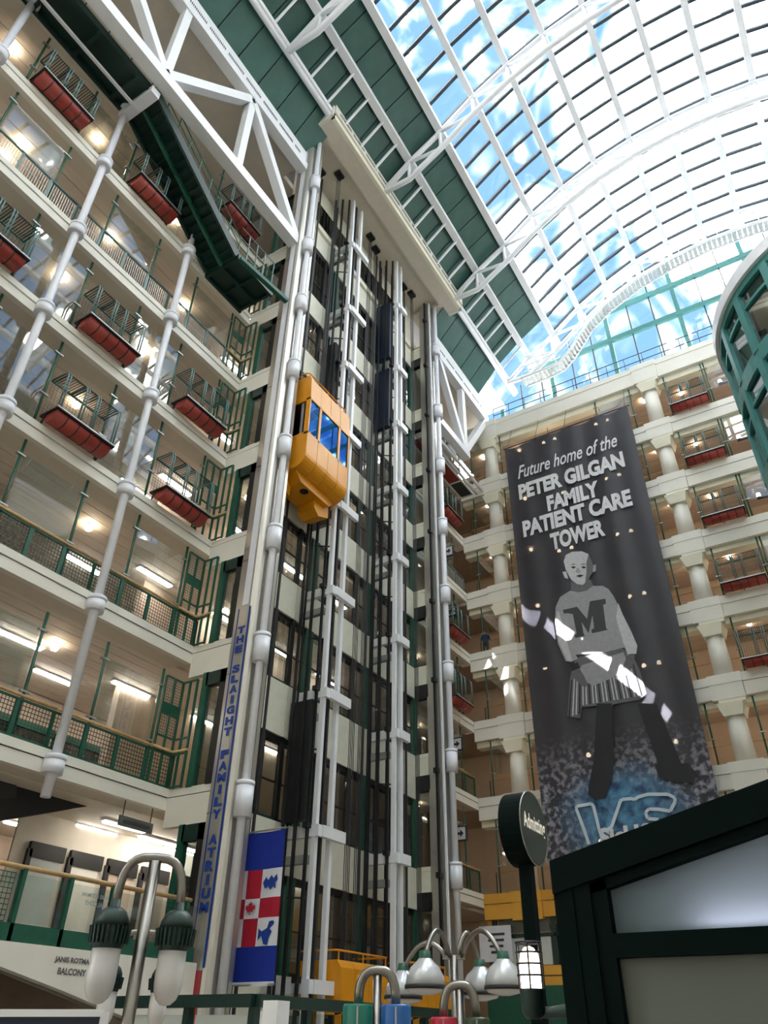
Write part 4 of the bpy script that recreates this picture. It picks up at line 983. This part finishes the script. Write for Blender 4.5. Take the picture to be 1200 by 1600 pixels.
# ------------------------------------------------------------------ lower balcony with lettering, bottom left
jb = struct(MB().box(-4, XT0, 15.2, 24, 1.2, 1.5), 'floor_slab', 'carpet', 'floor plate of the lettered lower balcony')
part(MB().prism([(-4, 1.5), (15.7, 1.5), (15.7, -.1), (14.0, .3), (12.0, .75), (10.4, 1.08), (-4, 1.1)], lambda a, b: (a, 14.95, b), (0, .25, 0)), 'fascia', 'cream', jb)
part(MB().prism([(10.0, 1.12), (15.7, -.1), (15.7, .2), (10, 1.2)], lambda a, b: (a, 15.2, b), (0, 6, 0)), 'sloping_soffit', 'tube', jb)
for s, w_, zc in (('JANIS ROTMAN', .98, 1.28), ('BALCONY', .72, 1.09)):
    letters(s, lambda a, b, zc=zc: (12.08+a, 14.94, zc+b), w_, .125, 'lettering', 'g96', jb, .04)
jr = thing('balcony_railing', 'glass balcony railing with wooden handrail above the lettered fascia', 'railing', (12, 15.05, 1.5))
part(MB().box(-1, 15.6, 15.0, 15.1, 1.5, 1.82), 'kick_plate', 'green', jr)
part(MB().tube([(-1, 15.05, 2.82), (15.3, 15.05, 2.82)], .05, 8), 'handrail', 'wood', jr, True)
for k in range(12):
    x = 2.2+k*1.18; part(MB().box(x-.045, x+.045, 15.0, 15.1, 1.3, 2.8), 'post', 'green', jr)
    part(MB().box(x+.08, x+1.1, 15.03, 15.045, 1.84, 2.7), 'glass_sheet', 'clear', jr)
part(wires(MB(), 8.0, 10.3, 1.84, 2.7, 15.08, .1, .008), 'mesh_panel', 'darkgreen', jr)['kind'] = 'stuff'
mat('painted_reflection', rgb(120, 150, 160), .6, var=.04)  # mirror image of the fascia lettering, painted on the glass as a reflection
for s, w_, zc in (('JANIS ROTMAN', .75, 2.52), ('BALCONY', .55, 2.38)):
    letters(s, lambda a, b, zc=zc: (12.35-a, 15.02, zc+b), w_, .1, 'lettering_reflection', 'painted_reflection', jr, .02)
dk = thing('escalator', 'dark stair flight rising behind the lower balcony', 'stair', (8, 19, 1.5))
part(MB().prism([(4, 1.6), (14.4, 5.3), (9.5, 5.3), (1, 2.2)], lambda a, b: (a, 18.6, b), (0, 1.6, 0)), 'flight', 'black', dk)
for y in (18.55, 20.25): part(MB().bar((4, y, 2.7), (12, y, 5.25), .05, .5), 'balustrade', 'dark', dk)
# doors behind the lower balcony
for k, x in enumerate((14.1, 15.5, 16.9, 18.3, 19.7, 21.1, 22.5)):
    m_ = ('frost', 'cream', 'backwall', 'steel', 'brown', 'blue', 'cream')[k]
    d_ = struct(MB().box(x+.1, x+1.1, 20.34, 20.4, 1.5, 4.1), 'door_%d' % (k+1), m_, 'door leaf behind the lower balcony')
    part(MB().box(x-.05, x+.1, 20.3, 20.41, 1.5, 4.3), 'jamb', 'dark', d_); part(MB().box(x, x+1.2, 20.3, 20.41, 4.1, 4.5), 'head', 'black', d_)
struct(MB().box(13.6, XT0+9, 20.42, 20.48, 1.5, 5.28), 'wall_lobby', 'soffit', 'lobby wall behind the lower balcony')
for k, (x, y) in enumerate(((16.3, 19.2), (18.3, 19.8), (20.2, 19.8), (12.5, 19.5))): fluoro(x, y, 5.2, f'{SEQ[k]} fluorescent tube in the lobby behind the lettered balcony')
wt_s = thing('lobby_sign', 'small grey sign hung below the lowest soffit by the tower', 'sign', (14.9, 17.2, 4.9))
part(MB().box(14.3, 15.5, 17.1, 17.16, 4.62, 4.88), 'panel', 'frost2', wt_s); part(MB().bar((14.4, 17.13, 4.88), (14.4, 17.13, 5.3), .02, .02), 'hanger', 'dark', wt_s); part(MB().bar((15.4, 17.13, 4.88), (15.4, 17.13, 5.3), .02, .02), 'hanger', 'dark', wt_s); part(MB().box(14.42, 15.38, 17.08, 17.1, 4.71, 4.79), 'lettering_line', 'g60', wt_s)
# back wall windows of the lower balcony levels
for i in (6, 5, 4, 3):
    for k in range(9):
        x = -1.5+k*2.9
        part(MB().box(x, x+2.6, 22.95, 23.0, ZG[i]+.25, ZG[i]+2.7), 'window_pane', 'darkwindow', wl)
        part(MB().box(x-.12, x+.05, 22.9, 23.1, ZG[i]+.2, ZG[i]+2.9), 'window_post', 'green', wl); part(MB().box(x, x+2.7, 22.9, 23.1, ZG[i]+2.7, ZG[i]+2.9), 'window_head', 'green', wl)

# ------------------------------------------------------------------ flag
fg = thing('flag_banner', 'blue flag banner with red cross, maple leaf and four emblems', 'flag', (16.7, 14.3, 1.1))
FX = 16.75; FY0, FY1, FZ0, FZ1 = 15.2, 13.38, 1.1, 4.6
def fx(y, z): return FX+.03*math.sin((y-13)*5+z*.6)
def fpatch(u0, u1, v0, v1, m_, nm, off=0):
    mb_ = MB(); nu, nv = max(2, int((u1-u0)*16)), max(2, int((v1-v0)*10))
    for j in range(nv+1):
        for k in range(nu+1):
            y = FY0+(FY1-FY0)*(u0+(u1-u0)*k/nu); z = FZ1+(FZ0-FZ1)*(v0+(v1-v0)*j/nv); mb_.v.append((fx(y, z)-off, y, z))
    mb_.f = [(j*(nu+1)+k, j*(nu+1)+k+1, (j+1)*(nu+1)+k+1, (j+1)*(nu+1)+k) for j in range(nv) for k in range(nu)]
    return part(mb_, nm, m_, fg)
V0, V1, V2, V3 = .265, .46, .59, .77; U1, U2 = .36, .62
fpatch(0, 1, 0, V0, 'flagblue', 'blue_field'); fpatch(0, 1, V3, 1, 'flagblue', 'blue_field')
for u0, u1, v0, v1, m_ in ((0, U1, V0, V1, 'flagwhite'), (U1, U2, V0, V1, 'flagred'), (U2, 1, V0, V1, 'flagwhite'), (0, U1, V1, V2, 'flagred'), (U1, U2, V1, V2, 'flagwhite'), (U2, 1, V1, V2, 'flagred'),
                           (0, U1, V2, V3, 'flagwhite'), (U1, U2, V2, V3, 'flagred'), (U2, 1, V2, V3, 'flagwhite')):
    fpatch(u0, u1, v0, v1, m_, 'white_field' if 'white' in m_ else 'red_cross')
def femb(cu, cv, pts, s, m_, nm):
    yc = FY0+(FY1-FY0)*cu; zc = FZ1+(FZ0-FZ1)*cv; me = D.meshes.new(nm)
    me.from_pydata([(FX-.05, yc-a*s, zc+b*s) for a, b in pts], [], [tuple(range(len(pts)))]); bb = bmesh.new(); bb.from_mesh(me); bmesh.ops.triangulate(bb, faces=bb.faces); bb.to_mesh(me); bb.free()
    return link(me, nm, m_, fg)
leaf = [(0, 1), (.2, .62), (.42, .74), (.34, .3), (.6, .52), (.68, .34), (.98, .4), (.86, .12), (.98, .02), (.5, -.36), (.56, -.52), (.08, -.45), (.08, -.9)]
femb((U1+U2)/2, (V1+V2)/2, leaf+[(-a, b) for a, b in leaf[::-1]], .17, 'flagred', 'maple_leaf')
femb(.19, .36, [(-.9, -.9), (-.9, -.6), (-.5, -.55), (-.45, .9), (.8, 1), (.8, .8), (-.2, .7), (-.2, -.7), (.75, -.6), (.75, -.85)], .22, 'navy', 'book_emblem')
femb(.81, .36, [(-1, .0), (-.6, .55), (-.3, .2), (.1, .7), (.4, .35), (.8, .75), (1, .2), (.7, -.1), (.8, -.7), (.4, -.4), (.1, -.8), (-.2, -.4), (-.7, -.6)], .24, 'blue', 'lion_emblem')
femb(.19, .69, [(-1, .1), (-.8, .5), (-.6, .2), (.9, .25), (.9, -.75), (.65, -.75), (.6, -.3), (.4, -.3), (.35, -.75), (.15, -.75), (.1, -.1), (-.6, -.1), (-.8, -.5)], .23, 'blue', 'key_emblem')
femb(.81, .69, [(-.9, .4), (-.9, -.6), (-.5, -.2), (-.2, -.9), (.3, -1), (.4, -.4), (.7, .1), (.4, .35), (.9, .8), (.75, 1), (.3, .95), (.1, .4), (-.5, .15)], .27, 'blue', 'bird_emblem')
part(MB().tube([(16.5, 15.25, FZ1+.02), (FX, 15.25, FZ1+.03), (FX, 13.36, FZ1+.05)], .025, 6), 'top_rod', 'railmetal', fg); part(MB().tube([(16.5, 15.25, FZ0-.02), (FX, 15.25, FZ0-.02), (FX, 13.36, FZ0)], .025, 6), 'bottom_rod', 'railmetal', fg)
fpatch(0, 1, .985, 1.01, 'flagwhite', 'hem', .01)

# ------------------------------------------------------------------ foreground: four-armed lamp post
def dirs(c):
    f = Vector((c.x, c.y, 0)).normalized(); return f, Vector((f.y, -f.x, 0))
def drop_lamp(px, py, d, hw, label, ztop=None):
    C = far(px, py, d); F_, R_ = dirs(C)
    lp = thing('lamp_post', label, 'lamp post', (C.x, C.y, -1.6), 'drop lamp posts')
    mid = C.copy(); part(MB().tube([(C.x, C.y, -1.6), (C.x, C.y, mid.z-.02)], .036, 14), 'pole', 'tube', lp, True)
    ax = R_; P_ = []
    for k in range(15):
        t_ = PI*k/14; c_ = math.cos(t_); s_ = math.sin(t_)
        P_.append(mid+ax*(-hw*math.copysign(abs(c_)**.6, c_))+Vector((0, 0, -.27+.27*abs(s_)**.72)))
    part(MB().tube(P_, .027, 10), 'arm', 'tube', lp, True)
    for s in (-1, 1):
        e = mid+ax*(hw*s)+Vector((0, 0, -.27))
        h = part(MB().lathe([(.028, .03), (.03, -.01), (.05, -.015), (.075, -.035), (.095, -.075), (.1, -.11), (.06, -.11)], e, 20), 'lamp_cap', 'lampgreen', lp, True)
        mb = MB()
        for k in range(26):
            b0 = 2*PI*k/26; r = .108
            p0 = e+Vector((r*math.cos(b0), r*math.sin(b0), -.11)); p1 = e+Vector((r*math.cos(b0)*.92, r*math.sin(b0)*.92, -.2))
            mb.bar(p0, p1, .012, .022, (math.cos(b0), math.sin(b0), 0))
        mb.lathe([(.092, -.105), (.098, -.15), (.085, -.22), (.07, -.23)], e, 20); part(mb, 'ribbed_collar', 'lampgreen', h)
        part(MB().lathe([(.08, -.22), (.081, -.38), (.076, -.42), (.058, -.46), (.03, -.485), (.005, -.49)], e, 20), 'globe', 'globe', h, True)
drop_lamp(244, 1340, 5.2, .185, 'near steel lamp post with two frosted drop lamps, lower left corner')
drop_lamp(226, 1456, 8.6, .23, 'far steel lamp post with two frosted drop lamps, behind the near one')
# ------------------------------------------------------------------ coloured tube lanterns
def lantern(px, py, d, cols, w_, label):
    c = far(px, py, d); f, r = dirs(c)
    t = thing('tube_lantern', label, 'lantern', (c.x, c.y, -1.6), 'coloured lanterns')
    ztop = c.z
    part(MB().tube([(c.x, c.y, -1.6), (c.x, c.y, ztop-.04)], .04, 10), 'pole', 'tube', t, True)
    hw = w_*.62
    P_ = [c+r*(-hw*math.copysign(abs(math.cos(PI*k/12))**.7, math.cos(PI*k/12)))+Vector((0, 0, -.26+.26*math.sin(PI*k/12)**.75 if 0 < k < 12 else -.26)) for k in range(13)]
    part(MB().tube(P_, .042, 10), 'arch', 'tube', t, True)
    for s, m_ in zip((-1, 1), cols):
        e = c+r*(hw*s); e.z = ztop-.26
        part(MB().lathe([(w_*.5, -1.0), (w_*.5, -.02), (w_*.46, 0)], e, 24), 'shade', m_, t, True)
        part(MB().tube([e+Vector((-f.x*w_*.5-.004, -f.y*w_*.5, -.02)), e+Vector((-f.x*w_*.5-.004, -f.y*w_*.5, -1.0))], .008, 6), 'seam', 'railmetal', t)
lantern(590, 1516, 8.0, ('tubegreen', 'tubeblue'), .27, 'lantern with one green and one blue tube shade under a steel arch')
lantern(717, 1539, 8.6, ('tubered', 'tubeolive'), .25, 'lantern with one red and one olive tube shade under a steel arch')
# ------------------------------------------------------------------ dome lamp post
c = far(709, 1500, 11.0); f, r = dirs(c)
dl = thing('dome_lamp_post', 'steel post with four goosenecks and white dome lamps', 'lamp post', (c.x, c.y, -1.6))
part(MB().tube([(c.x, c.y, -1.6), (c.x, c.y, .9)], .05, 10), 'pole', 'tube', dl, True)
for (px, py, d, top, sx) in ((630, 1518, 11.3, 1476, -.10), (664, 1499, 10.4, 1449, -.05), (750, 1512, 11.3, 1460, .05), (786, 1500, 10.5, 1450, .1)):
    e = far(px, py, d); b0 = Vector((c.x, c.y, .88))+r*sx; h = far((px+709)/2, top, d).z
    P_ = [b0]
    for k in range(13):
        t_ = k/12; q = b0.lerp(e, t_); q.z = b0.z*(1-t_)+e.z*t_+(h-(b0.z+e.z)/2)*abs(math.sin(PI*t_))**.8
        P_.append(q)
    part(MB().tube(P_[1:], .03, 8), 'gooseneck', 'tube', dl, True)
    dm = part(MB().lathe([(.07, .02), (.1, -.02), (.17, -.08), (.215, -.16), (.235, -.27), (.2, -.28)], e, 24), 'dome', 'dome', dl, True)
    part(MB().lathe([(.065, .09), (.075, .02), (.09, -.02)], e, 14), 'socket', 'green', dm, True)
    part(MB().lathe([(.243, -.30), (.243, -.26)], e, 24), 'rim_band', 'black', dm, True)
    part(MB().lathe([(.06, -.36), (.2, -.33), (.23, -.29)], e, 24), 'diffuser', 'globe', dm, True)
part(MB().bar(Vector((c.x, c.y, .88))-r*.14, Vector((c.x, c.y, .88))+r*.14, .05, .05), 'crossbar', 'tube', dl)
# ------------------------------------------------------------------ green framed booth in front of the tower
q0 = far(400, 1553, 13.0)
bt = thing('glass_booth', 'green framed glass booth below the flag', 'booth', (q0.x, q0.y, -1.6))
x0, y0, zt = q0.x, q0.y, q0.z
part(MB().box(x0, x0+6.5, y0-.1, y0+.1, zt-.16, zt), 'roof_beam', 'darkgreen', bt); part(MB().box(x0-.1, x0+.1, y0, y0+3, zt-.16, zt), 'roof_beam', 'darkgreen', bt)
for k in range(6): part(MB().box(x0+k*1.25-.06, x0+k*1.25+.06, y0-.06, y0+.06, -1.6, zt-.16), 'post', 'darkgreen', bt); part(MB().box(x0+k*1.25+.1, x0+k*1.25+1.15, y0-.01, y0+.01, -1.5, zt-.2), 'pane', 'clear', bt)
for k in range(2): part(MB().box(x0-.06, x0+.06, y0+k*1.25+1.2, y0+k*1.25+1.32, -1.6, zt-.16), 'post', 'darkgreen', bt); part(MB().box(x0-.02, x0+.02, y0+.1+k*1.25, y0+1.1+k*1.25, -1.4, zt-.25), 'panel', 'frost', bt)
q = far(430, 1584, 10.0); pq = thing('white_pillar', 'plain white box pillar below the flag', 'pillar', (q.x, q.y, -1.6)); part(MB().box(q.x-.1, q.x+.12, q.y-.1, q.y+.1, -1.6, q.z+.12), 'shaft', 'white', pq); part(MB().box(q.x-.12, q.x+.14, q.y-.12, q.y+.12, -1.6, -1.5), 'plinth', 'white', pq)
# navy notice board at the lower left edge
a = far(18, 1581, 4.6); e = far(161, 1581, 4.6)
nbd = thing('notice_board', 'navy notice board with white frame at the bottom edge', 'sign', ((a.x+e.x)/2, (a.y+e.y)/2, -1.6))
u = (e-a).normalized(); ctr = (a+e)/2; a = ctr-u*.27; e = ctr+u*.21
part(MB().bar(a-Vector((0, 0, .45)), e-Vector((0, 0, .45)), .03, .86), 'face', 'navy', nbd); part(MB().bar(a-Vector((0, 0, .005)), e-Vector((0, 0, .005)), .05, .03), 'frame', 'white', nbd)
for p in (a, e): part(MB().bar(p-Vector((0, 0, 1.62)), p, .04, .04), 'leg', 'white', nbd)
# ------------------------------------------------------------------ admitting kiosk, lower right
KX = 3.0
def kp(x, y): p = onX(x, y, KX); return p.y, p.z
yl, ze = kp(858, 1345); yr, zr = kp(1200, 1217)
slope = (zr-ze)/(yl-yr); yap = yl-1.5; zap = ze+slope*1.5
kk = thing('admitting_kiosk', 'dark green gabled kiosk with frosted panels, lower right corner', 'kiosk', (KX+.8, yap, -1.6))
def gable(y): return ze+slope*(yl-y) if y > yap else zap-slope*(yap-y)
yrr = yl-3.0
# gable board, corner post, rails in front; panels set back
part(MB().prism([(yl, ze), (yap, zap), (yrr, ze), (yrr, ze-.115), (yap, zap-.115), (yl, ze-.115)], lambda a, b: (KX, a, b), (.12, 0, 0)), 'gable_board', 'kiosk', kk)
part(MB().prism([(yl-.02, ze-.115), (yap, zap-.115), (yrr+.02, ze-.115), (yrr+.02, ze-.15), (yap, zap-.15), (yl-.02, ze-.15)], lambda a, b: (KX+.02, a, b), (.1, 0, 0)), 'gable_trim', 'kiosk', kk)
part(MB().box(KX+.01, KX+.12, yl-.14, yl-.0, -1.6, ze-.03), 'corner_post', 'kiosk', kk); part(MB().box(KX+.005, KX+.1, yl-.075, yl-.065, -1.6, ze-.1), 'post_groove', 'kiosk', kk)
part(MB().box(KX+.02, KX+.1, yl-.2, yl-.14, -1.6, gable(yl-.2)-.12), 'inner_post', 'kiosk', kk)
zrail = .285
part(MB().prism([(yl-.2, zrail-.035), (yrr+.2, zrail-.035), (yrr+.2, zrail+.04), (yl-.2, zrail+.04)], lambda a, b: (KX+.02, a, b), (.08, 0, 0)), 'middle_rail', 'kiosk', kk)
part(MB().prism([(yl-.2, zrail), (yl-.2, gable(yl-.2)-.1), (yap, zap-.1), (yrr+.2, gable(yrr+.2)-.1), (yrr+.2, zrail)], lambda a, b: (KX+.07, a, b), (.01, 0, 0)), 'upper_panel', 'frostlit', kk)
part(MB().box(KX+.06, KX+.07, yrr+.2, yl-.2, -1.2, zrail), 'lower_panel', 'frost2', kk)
part(MB().box(KX+.02, KX+.1, yrr+.14, yrr+.2, -1.6, gable(yrr+.2)-.12), 'inner_post', 'kiosk', kk); part(MB().box(KX+.01, KX+.12, yrr, yrr+.14, -1.6, ze-.03), 'corner_post', 'kiosk', kk)
part(MB().box(KX+.12, KX+1.6, yl-.08, yl-.02, -1.6, ze-.05), 'side_panel', 'kiosk', kk)
part(MB().prism([(yl, ze), (yap, zap), (yrr, ze), (yrr, ze-.05), (yap, zap-.05), (yl, ze-.05)], lambda a, b: (KX+.12, a, b), (1.5, 0, 0)), 'roof', 'kiosk', kk)
part(MB().box(KX+.13, KX+.16, yl-2.2, yl-.5, zrail+.0, zrail+.025), 'strip_light', 'kiosklight', kk)
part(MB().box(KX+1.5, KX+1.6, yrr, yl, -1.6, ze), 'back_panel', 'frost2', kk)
# round sign on a post
sgn = thing('round_sign', 'round dark green Admitting sign on a post beside the kiosk', 'sign', (3.95, 1.6, -1.6))
sc0 = onY(834, 1294, 1.5); SR = .178
mb = MB(); n_ = 40
mb.add([(sc0.x+SR*math.cos(2*PI*k/n_), 1.5, sc0.z+SR*math.sin(2*PI*k/n_)) for k in range(n_)]+[(sc0.x+SR*math.cos(2*PI*k/n_), 1.62, sc0.z+SR*math.sin(2*PI*k/n_)) for k in range(n_)],
       [tuple(range(n_)), tuple(range(n_, 2*n_))[::-1]]+[(k, (k+1) % n_, (k+1) % n_+n_, k+n_) for k in range(n_)])
part(mb, 'drum', 'kiosk', sgn)
mb = MB(); mb.add([(sc0.x+SR*.97*math.cos(2*PI*k/n_), 1.497, sc0.z+SR*.97*math.sin(2*PI*k/n_)) for k in range(n_)], [tuple(range(n_))]); part(mb, 'face', 'signface', sgn)
ri = MB(); rp_ = [(sc0.x+SR*math.cos(2*PI*k/n_), 1.5, sc0.z+SR*math.sin(2*PI*k/n_)) for k in range(n_+1)]; ri.tube(rp_, .004, 5, False); part(ri, 'rim', 'tube', sgn)
letters('Admitting', lambda a, b: (sc0.x+a+.0, 1.494, sc0.z+b+.01), .285, .1, 'lettering', 'letterwhite', sgn, .018, 0, 1.04)
part(MB().box(sc0.x-.03, sc0.x+.03, 1.53, 1.59, -1.6, sc0.z-SR+.01), 'post', 'kiosk', sgn); part(MB().box(sc0.x+.031, sc0.x+.036, 1.54, 1.58, -1.6, sc0.z-SR), 'post_edge', 'railmetal', sgn)
# caged lamp on the kiosk corner
c = far(831, 1545, 3.6)
jl = thing('caged_lamp', 'glowing caged jar lamp on a bracket at the kiosk corner', 'lamp', (c.x, c.y, c.z))
part(MB().lathe([(.04, 0), (.042, .08), (.036, .12), (.02, .142), (.004, .148)], c, 20), 'jar', 'jelly', jl, True)
part(MB().lathe([(.03, -.1), (.045, -.08), (.048, -.01), (.05, .0)], c, 20), 'holder', 'lampgreen', jl, True)
for z in (.045, .085, .125, .16): part(MB().tube([c+Vector((.052*math.cos(2*PI*k/24), .052*math.sin(2*PI*k/24), z)) for k in range(25)], .004, 5, False), 'cage_ring', 'black', jl)
for k in range(6): part(MB().tube([c+Vector((.052*math.cos(PI*k/3+.3), .052*math.sin(PI*k/3+.3), z)) for z in (0, .16)], .004, 5), 'cage_bar', 'black', jl)
f, r = dirs(c)
k1 = Vector((KX+.1, yl-.03, c.z-.075))
part(MB().tube([c+Vector((0, 0, -.075)), c+r*.06+Vector((0, 0, -.08)), k1], .022, 10), 'arm', 'lampgreen', jl, True)
